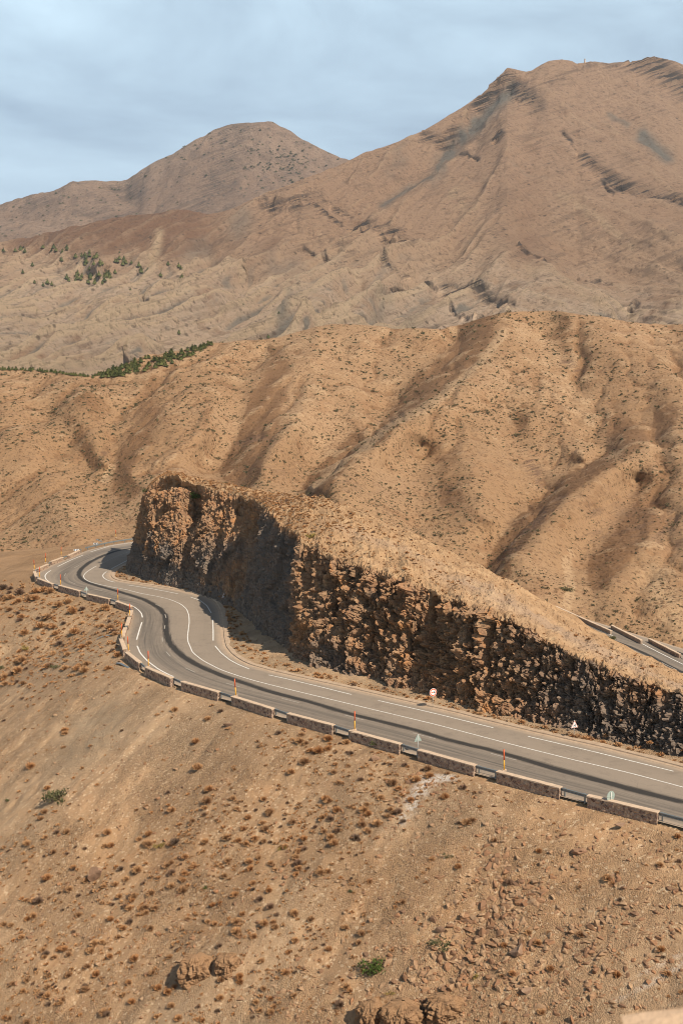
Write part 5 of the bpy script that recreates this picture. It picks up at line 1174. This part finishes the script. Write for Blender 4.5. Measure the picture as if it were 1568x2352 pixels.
rs = np.random.default_rng(12); tS = np.clip(rs.lognormal(math.log(.172), .48, len(tP)), .09, .6) * np.clip(np.linalg.norm(tP[:, :2], axis=1) / 100, .9, 2.1) ** 0.85
# tufts on the top of the rock and along its foot
def ridge_pts(n, seed, lo, hi):
    r = np.random.default_rng(seed); u_ = r.uniform(.03, .97, n); v_ = r.uniform(lo, hi, n); i = (u_ * (n_u - 1)).astype(int); j = (v_ * (n_v - 1)).astype(int); return RIDGE[i, j], u_
rP, ru = ridge_pts(9500, 13, (NVf + 3) / n_v, (NVf + NVt + 6) / n_v)
rx_, ry_, _ = project(rP); keep = rs.random(len(rP)) < np.clip(0.36 + .5 * perlin(rP * .12, 611) + 0.45 * sstep(1250, 700, rx_) - .15, .03, 1) * np.where(rx_ > 950, .5, 1); rP = rP[keep]
rS = np.clip(rs.lognormal(math.log(.20), .35, len(rP)), .09, .42)
bi = rs.integers(30, len(BANK) - 30, 750); bj = np.clip((rs.random(750) ** 1.3 * 8 + 2).astype(int), 0, NB - 1); bP = BANK[bi, bj]; bS = np.clip(rs.lognormal(math.log(.18), .5, 750), .06, .55)
fi = rs.integers(int(n_u * .3), n_u - 10, 46); fj = rs.integers(8, int(NVf * .5), 46); fP = RIDGE[fi, fj]; fS = rs.uniform(.15, .42, 46)
aP = np.concatenate([tP, rP, bP, fP]); aS = np.concatenate([tS, rS, bS, fS]); kindt = rs.random(len(aP)); rz_ = rs.uniform(0, 6.28, len(aP)); _, _, zc_ = project(aP); app = aS / zc_
onslope = np.arange(len(aP)) < len(tP)
aP[:, 2] -= 0.03
TV = [tuft_arrays(280, 20 + k, wdt=.042, hgt=.8 + .1 * k) for k in range(4)]; TVs = [tuft_arrays(72, 30 + k, wdt=.085) for k in range(5)]
isthorn = kindt > .93
for nm, mat, msk, lab, cat, grp in (('dry_tuft', MTO, ~isthorn & onslope, 'rust-brown dry grass tuft rooted on the open slope below the road', 'grass tuft', 'dry tufts on the slope below the road'), ('dead_thornbush', MTD, isthorn & onslope, 'small dark leafless thornbush on the open slope below the road', 'thornbush', 'dark thornbushes on the slope below the road')):
    idx = np.where(msk)[0]; idx = idx[np.argsort(-app[idx])]; big_ = idx[:300 if nm == 'dry_tuft' else 140]
    mes = [proto(nm, v, mat) for v in TV]; individuals(nm, mes, rs.integers(0, 4, len(big_)), aP[big_], aS[big_] * 1.15, rz_[big_], lab, cat, grp, .12)
    rest = idx[len(big_):]; rest = np.concatenate([rest, np.where((isthorn if nm != 'dry_tuft' else ~isthorn) & ~onslope)[0]])
    bake('small_dry_tufts' if nm == 'dry_tuft' else 'small_thorn_growth', TVs, rs.integers(0, 5, len(rest)), aP[rest], aS[rest] * 1.1, rz_[rest], rs.random(len(rest)), mat)

# ---- stones
def sdens(px, py, r):
    st = perlin(np.stack([(px + py * .8) * .012, (py - px * .8) * .003, px * 0], -1), 621); sm = perlin(np.stack([px * .03, py * .03, px * 0], -1), 623)
    d = gz(px, py, [(1120, 2120, 120, 240, .45, .62), (1000, 2250, 200, 130, 0, .62), (1230, 2020, 110, 90, .4, .5), (1300, 2230, 300, 130, -.6, .5), (1500, 2120, 150, 140, -.6, .42), (1280, 1990, 330, 130, 0, .22), (1000, 1890, 200, 60, 0, .30), (700, 1900, 400, 140, 0, .10), (960, 1830, 80, 60, 0, .5), (1450, 1950, 160, 60, 0, .25), (400, 2150, 500, 250, 0, .08), (760, 2300, 200, 80, 0, .25), (250, 1420, 200, 90, 0, .06)])
    return np.clip(d * (.85 + .8 * st + .5 * sm), 0, 1) + .075
sP, spx, spy = slope_pts(190000, sdens, 41)
sS = np.clip(.052 * (rs.pareto(1.9, len(sP)) + 1), .045, .36) * (1 + .55 * gz(spx, spy, [(1120, 2130, 150, 230, .45, 1), (1020, 2270, 190, 120, 0, .9), (1300, 2230, 200, 110, -.6, .7), (980, 1830, 90, 70, 0, .5)]))
RVs = [rock_arrays(50 + k, 1) for k in range(8)]; RVb = [rock_arrays(70 + k, 2, .75) for k in range(8)]
_, _, zc_ = project(sP); ap = sS / zc_; idx = np.argsort(-ap); bigs = idx[:300]; rest = idx[300:]; rzz = rs.uniform(0, 6.28, len(sP))
individuals('stone', [proto('stone', v, MST) for v in RVb], rs.integers(0, 8, 300), sP[bigs] - np.array([0, 0, 1]) * (sS[bigs] * .12)[:, None], sS[bigs], rzz[bigs], 'angular brown stone lying loose on the scree slope below the road', 'stone', 'loose stones on the scree slope', .35)
# finer rubble: slope and foot of the rock
bi = rs.integers(5, len(BANK) - 5, 5200); bj = rs.integers(2, NB, 5200); rb = BANK[bi, bj]
ti, _ = ridge_pts(3500, 43, (NVf + 1) / n_v, (NVf + NVt) / n_v)
allP = np.concatenate([sP[rest], rb, ti]); allS = np.concatenate([sS[rest], np.clip(.035 * (rs.pareto(2.4, 5200) + 1), .03, .3), np.clip(.05 * (rs.pareto(2.2, 3500) + 1), .04, .4)])
bake('scree_rubble', RVs, rs.integers(0, 8, len(allP)), allP, allS, rs.uniform(0, 6.28, len(allP)), rs.random(len(allP)), MST)

# ---- boulders
MBO = m_stone('boulder_rock', (0.33, 0.18, 0.10), (0.30, 0.19, 0.12), (0.20, 0.12, 0.075))
def boulder_at(P, size, seed, label, rot=0, name='boulder', mat=None):
    V, Fc = rock_arrays(seed, 3, size[2] / max(size[0], .01)); V = V / np.abs(V).max(0) * (np.array(size) / 2)
    n_ = fbm(V * 2.2 / max(size) * 2, 4, seed); V = V * (1 + .10 * n_)[:, None]
    me = newmesh(name, V, Fc, [mat or MBO], False); attr(me, 'tint', np.zeros(len(V))); obj(name, me, None, label, 'boulder', None, None, P, rot)
boulder_at(hit1((222, 2018)) + [0, 0, .4], (1.7, 1.3, 1.7), 801, 'big reddish boulder resting alone on the lower left slope', .4)
boulder_at(hit1((1010, 2140)) * 1 + [0, 0, .1], (.9, .7, .6), 802, 'brown boulder at the top of the lower scree tongue')
boulder_at(hit1((1190, 2190)) + [0, 0, .2], (1.4, 1.1, 1.0), 803, 'squarish brown boulder in the middle of the densest scree')
boulder_at(hit1((1210, 2280)) + [0, 0, .1], (1.1, .9, .6), 809, 'flat brown boulder low in the scree near the bottom edge')
boulder_at(hit1((860, 1745)) + [0, 0, .1], (1.3, .7, .7), 804, 'pale brown boulder half buried on the slope below a parapet')
boulder_at(hit1((1325, 1960)) + [0, 0, .15], (1.5, .8, .7), 805, 'grey-brown boulder on the open slope under the round sign')
boulder_at(hit1((525, 1667)) + [0, 0, .1], (1.2, .6, .5), 806, 'long dark boulder on the slope below the S-curve parapets')
boulder_at(hit1((1395, 1880)) + [.6, -1.5, .1], (1.0, .5, .3), 807, 'flat slab below the rightmost parapet')
# slabs capping the left end of the rock
for k, (a, b, dd, sz, rt) in enumerate([((392, 1094), 0, 213.5, (4.2, 2.6, 1.5), .3), ((418, 1100), 0, 213, (3.6, 2.4, 1.5), .6), ((446, 1108), 0, 210.5, (3.4, 2.2, 1.4), .2), ((366, 1102), 0, 217, (2.6, 2.0, 1.8), .9), ((404, 1091), 0, 214, (3.8, 2.0, 1.2), .4)]):
    P = np.array([0, 0, CAMZ]) + ray(*a) * (dd / ray(*a)[1])
    boulder_at(P - [0, 0, .5], sz, 820 + k, ['jagged brown slab at the top left crest of the rock', 'second jagged slab along the rock crest, over the dark notch', 'third slab along the rock crest, beside the green bush', 'pale block at the far left tip of the rock crest', 'upper slab stacked behind the other crest slabs'][k], rt, 'rock_slab')
# blurred boulder right by the photographer
Pn_ = np.array([0, 0, CAMZ]) + ray(1690, 2468) * 4.6
boulder_at(Pn_ + [0.0, 0, 0], (1.1, 0.95, 0.75), 847, 'out-of-focus sandy boulder in the bottom right corner', .3, 'near_boulder', m_stone('near_rock', (0.52, 0.36, 0.23), (0.48, 0.33, 0.21), (0.42, 0.28, 0.175)))

# ---- eroded earth outcrops with horizontal bedding
def m_earth():
    t = NT('bedded_earth'); P = t.geo(); n = t.noise(P, 1.2, 5, 0.65); z = t.mapping(P, rot=(0.06, 0.08, 0), scale=(0.25, 0.25, 5.5)); b = t.noise(z, 1.0, 5, 0.7); f = t.noise(P, 9, 4, 0.75)
    a = t.mix(n, (0.40, 0.235, 0.12), (0.33, 0.19, 0.10)); a = t.mix(t.ramp(b, [(0.36, 0.85), (0.47, 0)]), a, (0.17, 0.095, 0.05)); a = t.mix(t.ramp(f, [(0.3, 0.6), (0.45, 0)]), a, (0.16, 0.095, 0.055))
    t.col(a); t.nor(t.bump(t.math('ADD', t.math('MULTIPLY', b, 1.5), f), 0.12, 0.9)); return t.m
MEA = m_earth()
def outcrop(px, rx, ry, h, seed, label):
    P = hit1(px); nt, nh = 110, 46; th = np.linspace(0, 2 * math.pi, nt + 1); zz = np.linspace(0, 1, nh)
    T, Z = np.meshgrid(th, zz, indexing='ij'); prof = np.where(Z < .72, 1.0 - .12 * Z, (1 - .0864) * np.sqrt(np.clip(1 - ((Z - .72) / .281) ** 2, 0, 1)))
    base = np.stack([np.cos(T), np.sin(T), Z * h / max(rx, ry)], -1)
    ln = 1 + .20 * fbm(base * 1.6, 3, seed) - .10 * ridged(np.stack([np.cos(T) * 1.7, np.sin(T) * 1.7, Z * .9], -1), 4, seed + 3) + .10 * fbm(base * 4.5, 4, seed + 9) + .05 * fbm(np.stack([np.cos(T), np.sin(T), Z * h * 7], -1), 3, seed + 5)
    X = np.cos(T) * rx * prof * ln; Y = np.sin(T) * ry * prof * ln; Zz = (Z - .62) * h + .22 * fbm(np.stack([X, Y, Z], -1) * 1.1, 4, seed + 7)
    Q_ = np.stack([X, Y, Zz], -1).reshape(-1, 3); o1_, o2_, oc_, oo_ = worley(Q_ * [1.1, 1.1, 2.4], seed); kk_ = 1 + (.16 * (oc_ - .5) - .12 * np.exp(-((o2_ - o1_) / .07) ** 2)); kk_ = kk_.reshape(X.shape); kk_[-1] = kk_[0]; X = X * kk_; Y = Y * kk_
    obj('earth_outcrop', newmesh('earth_outcrop', np.stack([X, Y, Zz], -1), gridfaces(nt + 1, nh), [MEA], False), None, label, 'outcrop', None, None, P, 0)
outcrop((450, 2235), 1.7, 1.5, 4.2, 860, 'larger domed block of bedded earth low on the slope, left of its pair')
outcrop((522, 2222), 1.15, 1.1, 3.2, 870, 'smaller ribbed block of bedded earth, right of the larger one on the lower slope')
outcrop((850, 2345), 1.3, 1.2, 4.4, 880, 'dark-sided earth outcrop at the bottom edge, leftmost of three')
outcrop((925, 2350), 1.8, 1.5, 4.6, 890, 'broad rounded earth outcrop at the bottom edge, in the middle of three')
outcrop((1020, 2318), 1.7, 1.3, 3.0, 895, 'low flat-topped earth outcrop at the bottom edge, rightmost of three')

# ---- named green bushes
def bush(P, size, seed, label, mat, n=420, cat='bush'):
    t = empty('bush', P, label, cat); V, Fc = shrub_arrays(n, seed, .17, .8); me = newmesh('foliage', V * size * .62, Fc, [mat], False); attr(me, 'tint', np.repeat(np.random.default_rng(seed).random(len(V) // 4) * .8, 4)); obj('foliage', me, t)
    bm = bmesh.new(); r = random.Random(seed)
    for k in range(7): a = r.uniform(0, 6.28); cyl(bm, (0, 0, -.05 * size), (math.cos(a) * .3 * size, math.sin(a) * .3 * size, .32 * size), .02 * size, .008 * size, 5)
    bmobj('stems', bm, MBARK, t)
MGR = m_tuft('olive_leaf', (0.095, 0.10, 0.04), (0.15, 0.135, 0.06), (0.065, 0.065, 0.03)); MG2 = m_tuft('fresh_leaf', (0.07, 0.10, 0.02), (0.10, 0.14, 0.03), (0.05, 0.07, 0.015)); MYL = m_tuft('yellow_leaf', (0.30, 0.20, 0.05), (0.34, 0.25, 0.07), (0.22, 0.15, 0.05))
for k, (px, sz, mt, lb) in enumerate([((132, 1838), 2.5, MGR, 'large grey-green bush alone on the left slope'), ((856, 2232), 1.75, MG2, 'bright green rounded bush near the bottom centre'), ((1012, 2172), 1.3, MGR, 'olive bush at the left edge of the lower scree'), ((60, 1492), 1.2, MYL, 'yellow-green bush in the dense tufts at the far left'), ((128, 1535), 1.1, MGR, 'dark olive bush in the tuft band below the bend'), ((18, 1840), .55, MGR, 'little green bush at the left edge below mid height'), ((862, 1712), 1.15, MG2, 'green bush hugging the outer face of a parapet'), ((1165, 1748), .01, MGR, ''), ((648, 1952), .6, MYL, 'yellow cushion plant in the middle of the slope'), ((1095, 2245), .5, MYL, 'yellow cushion plant inside the lower scree'), ((476, 2040), .5, MG2, 'small green bush in the tufts of the lower slope'), ((806, 2050), .45, MGR, 'small olive bush left of the scree'), ((1030, 1970), .6, MGR, 'sparse bush among stones below the white patch'), ((370, 1945), .8, MYL, 'ochre cushion bush left of centre on the slope'), ((895, 2285), .6, MYL, 'yellowish bush on top of the eroded ledge'), ((5, 1535), 1.0, MGR, 'dark bush cut by the left edge, below the tuft band')]):
    if sz < .1: continue
    P = hit1(px); bush(P, sz, 700 + k, lb, mt)
def on_ridge(px, py):
    X, Y, _ = project(RIDGE.reshape(-1, 3)); d = (X - px) ** 2 + (Y - py) ** 2; c = np.argsort(d)[:12]; return RIDGE.reshape(-1, 3)[c[np.argmin(RIDGE.reshape(-1, 3)[c, 1])]]
bush(on_ridge(455, 1136) + [0, -.5, -.4], 2.2, 750, 'green bush growing in the notch at the top left of the rock', MG2)
bush(on_ridge(338, 1130), 1.5, 751, 'light green bush on the left shoulder of the rock', MGR)
bush(on_ridge(716, 1232) + [0, .5, 0], 1.3, 752, 'pale green bush on the rock rim above the dark recess', MYL)
bush(on_ridge(1405, 1462), 1.1, 753, 'green bush on the ridge edge by the lower road', MGR)
# eroded earth outcrop faces are part of the ground mesh

# ---- hillside shrubs
def hill_pts(n, seed, dens):
    r = np.random.default_rng(seed); u_ = r.random(n); v_ = r.random(n) ** .95; P = H.sample(u_, v_); X, Y, zc = project(P); k = r.random(n) < dens(X, Y, P); return P[k], X[k], Y[k], zc[k]
def hd(X, Y, P):
    m = .45 + .7 * perlin(P * [.02, .02, 0], 631) + .5 * perlin(P * [.06, .06, 0], 633)
    m = m * (1 - .65 * gz(X, Y, [(1060, 830, 110, 36, -.72, 1), (620, 900, 75, 35, -.9, 1)])) * (1 - .8 * gz(X, Y, [(1310, 1350, 30, 60, 0, 1)])) + .5 * gz(X, Y, [(1250, 900, 110, 130, .5, 1), (1000, 960, 100, 60, -.5, 1)])
    return np.clip(m, .04, 1) * ((X > -20) & (X < 1590))
hP, hX, hY, hZ = hill_pts(36000, 71, hd)
hpxs = np.clip(rs.lognormal(math.log(4.0), .42, len(hP)), 2.0, 11); hS = hpxs * hZ / F * .5
order = np.argsort(-hpxs); o1 = order[:300]; o2 = order[300:]
SHV = [shrub_arrays(46, 90 + k, .42) for k in range(4)]; SHs = [shrub_arrays(13, 95 + k, .8) for k in range(5)]
individuals('hillside_shrub', [proto('hillside_shrub', v, MTS) for v in SHV], rs.integers(0, 4, 300), hP[o1], hS[o1] * 1.15, rs.uniform(0, 6, 300), 'grey-green shrub dotted on the brown hillside across the valley', 'shrub', 'shrubs on the hillside across the valley')
bake('small_hill_shrubs', SHs, rs.integers(0, 5, len(o2)), hP[o2], hS[o2] * 1.1, rs.uniform(0, 6, len(o2)), rs.random(len(o2)), MTS)
def hd2(X, Y, P): return np.clip(.75 + .6 * perlin(P * [.03, .03, 0], 641), .1, 1) * ((X > -20) & (X < 1590))
bP2, _, _, bZ2 = hill_pts(52000, 72, hd2); bS2 = np.clip(rs.lognormal(math.log(1.8), .35, len(bP2)), .9, 4) * bZ2 / F * .5
TL = [tuft_arrays(9, 60 + k, wdt=.30) for k in range(5)]
bake('brown_hill_scrub', TL, rs.integers(0, 5, len(bP2)), bP2, bS2 * 1.1, rs.uniform(0, 6, len(bP2)), rs.random(len(bP2)), MTB)
# named dark tree in the dry gully
k = np.argmin((project(H.P[:, :H.nvis].reshape(-1, 3))[0] - 1303) ** 2 + (project(H.P[:, :H.nvis].reshape(-1, 3))[1] - 1357) ** 2); bush(H.P[:, :H.nvis].reshape(-1, 3)[k], 2.6, 760, 'dark round bush at the foot of the pale gully above the lower road', MGR)

# ---- pines
def pine_arrays(seed, n=150):
    r = np.random.default_rng(seed); V = []; Fc = []
    for k in range(n):
        z = .10 + .90 * r.random() ** 1.1; R_ = .52 * (1.02 - z) ** .75 * (.6 + .4 * math.sin(z * 22 + seed)); a = r.uniform(0, 6.28); q = R_ * r.random() ** .35
        c = np.array([math.cos(a) * q, math.sin(a) * q, z]); d = r.normal(size=3); d /= np.linalg.norm(d); e = np.cross(d, r.normal(size=3)); e /= np.linalg.norm(e); s = .10
        i = len(V); V += [c - d * s * .6, c + e * s * .5, c + d * s * .7, c - e * s * .5]; Fc += [(i, i + 1, i + 2), (i, i + 2, i + 3)]
    for k in range(6):
        a0, a1 = k * 1.0472, (k + 1) * 1.0472; i = len(V); V += [np.array([math.cos(a0) * .24, math.sin(a0) * .24, .12]), np.array([math.cos(a1) * .24, math.sin(a1) * .24, .12]), np.array([0, 0, .92])]; Fc.append((i, i + 1, i + 2))
    nf_c = len(Fc)
    for k in range(5):
        a0, a1 = k * 1.2566, (k + 1) * 1.2566; i = len(V); V += [np.array([math.cos(a0) * .03, math.sin(a0) * .03, -.12]), np.array([math.cos(a1) * .03, math.sin(a1) * .03, -.12]), np.array([0, 0, .8])]; Fc.append((i, i + 1, i + 2))
    return np.array(V), np.array(Fc), np.array([0] * nf_c + [1] * 5)
def pine_mesh(seed, n):
    V, Fc, mi = pine_arrays(seed, n); me = newmesh('pine_tree', V, Fc, [MPINE, MBARK], False, mi); attr(me, 'tint', np.zeros(len(V))); return me
PM = [pine_mesh(900 + k, 110) for k in range(5)]; PMs = [pine_mesh(910 + k, 45) for k in range(5)]
HF = H.P[:, :H.nvis + 2].reshape(-1, 3); HX, HY, HZc = project(HF)
def at_sheet(FX, FY, FP, px, py):
    d = (FX - px) ** 2 + (FY - py) ** 2; return FP[int(np.argmin(d))]
pts = []
for x in np.arange(2, 300, 4.8):
    pts.append((x + rs.normal() * 2, HSKY(x) + rs.uniform(0, 3), rs.uniform(7, 11)))
poly_lo = curve([(225, 868), (280, 864), (350, 849), (400, 834), (450, 814), (490, 790)])
for _ in range(135):
    x = rs.uniform(232, 486); lo_, hi_ = poly_lo(x), HSKY(x); y = hi_ + (lo_ - hi_) * rs.random(); pts.append((x, y + 1, rs.uniform(10, 17) * (1 if x < 430 else .8)))
for k, (x, y, h_) in enumerate(pts):
    P = at_sheet(HX, HY, HF, x, y); zc = project(P)[2]; s = h_ * zc / F
    o = bpy.data.objects.new('pine_tree', PM[k % 5]); COL.objects.link(o); o.location = tuple(P); o.scale = (s * 1.7, s * 1.7, s * .8); o.rotation_euler = (0, 0, rs.uniform(0, 6)); o['category'] = 'tree'
    o['label'] = 'small dark green pine in the row along the left hill crest' if k < 63 else 'young dark green pine in the plantation behind the left hill shoulder'; o['group'] = 'pines along the hill crest' if k < 63 else 'pines of the hill plantation'
MFp = Mn.P[:, :Mn.nvis].reshape(-1, 3); MX_, MY_, MZ_ = project(MFp)
pm = []
for (a, b, rx, ry, n_) in ((60, 578, 60, 4, 10), (130, 576, 50, 5, 14), (180, 590, 40, 12, 18), (215, 610, 40, 10, 14), (200, 640, 45, 9, 30), (245, 640, 28, 12, 22), (280, 600, 22, 15, 14), (330, 622, 16, 6, 8), (110, 655, 30, 10, 6), (80, 620, 70, 20, 8), (390, 615, 25, 14, 6), (420, 640, 40, 10, 6)):
    for _ in range(max(3, int(n_ * .62))): pm.append((a + rs.normal() * rx * .6, b + rs.normal() * ry * .6, rs.uniform(7, 11)))
pm += [(411, 768, 9), (616, 776, 8), (128, 664, 7), (300, 668, 6), (880, 690, 4), (640, 720, 5), (560, 700, 4)]
for k, (x, y, h_) in enumerate(pm):
    if x < -10: continue
    P = at_sheet(MX_, MY_, MFp, x, y); s = h_ * project(P)[2] / F * 1.35
    o = bpy.data.objects.new('pine_tree', PMs[k % 5]); COL.objects.link(o); o.location = tuple(P); o.scale = (s * 1.7, s * 1.7, s * .9); o.rotation_euler = (0, 0, rs.uniform(0, 6)); o['category'] = 'tree'; o['label'] = 'distant dark green pine scattered on the pale badlands at left'; o['group'] = 'distant pines on the badlands'
# dark bushes on the far mountain
LP = Lf.P[:, :Lf.nvis].reshape(-1, 3); LX_, LY_, LZ_ = project(LP); mm = []
for _ in range(290):
    if rs.random() < .45: x, y = 655 + rs.normal() * 50, 375 + rs.normal() * 38
    else: x = rs.uniform(0, 780); y = LSKY(x) + rs.random() ** 1.2 * 130
    if y > LSKY(x) + 1: mm.append((x, y))
for k, (x, y) in enumerate(mm[:285]):
    P = at_sheet(LX_, LY_, LP, x, y); s = rs.uniform(1.8, 4.6) * project(P)[2] / F
    o = bpy.data.objects.new('mountain_bush', PMs[k % 5]) if False else bpy.data.objects.new('mountain_bush', MBUSH[k % 3]) if 'MBUSH' in globals() else None
    if o is None:
        MBUSH = [proto('mountain_bush', shrub_arrays(30, 97 + q_, .6), MPINE) for q_ in range(3)]; o = bpy.data.objects.new('mountain_bush', MBUSH[0])
    COL.objects.link(o); o.location = tuple(P); o.scale = (s, s, s); o['category'] = 'bush'; o['label'] = 'tiny dark bush on the distant grey-brown mountain'; o['group'] = 'dark bushes on the distant mountain'

# ---- tower on the summit
tp = at_sheet(MX_, MY_, MFp, 1342, 143); t = empty('summit_tower', tuple(tp - np.array([0, 0, 2])), 'tiny pale stone tower on the summit of the big mountain', 'tower')
bm = bmesh.new(); cyl(bm, (0, 0, 0), (0, 0, 8.5), 2.0, 1.45, 8); bmobj('shaft', bm, MCAP, t); bm = bmesh.new(); cyl(bm, (0, 0, 8.5), (0, 0, 9.3), 1.9, 1.9, 8); cyl(bm, (0, 0, 9.3), (0, 0, 11), 1.2, .9, 8); bmobj('top', bm, MCAP, t)
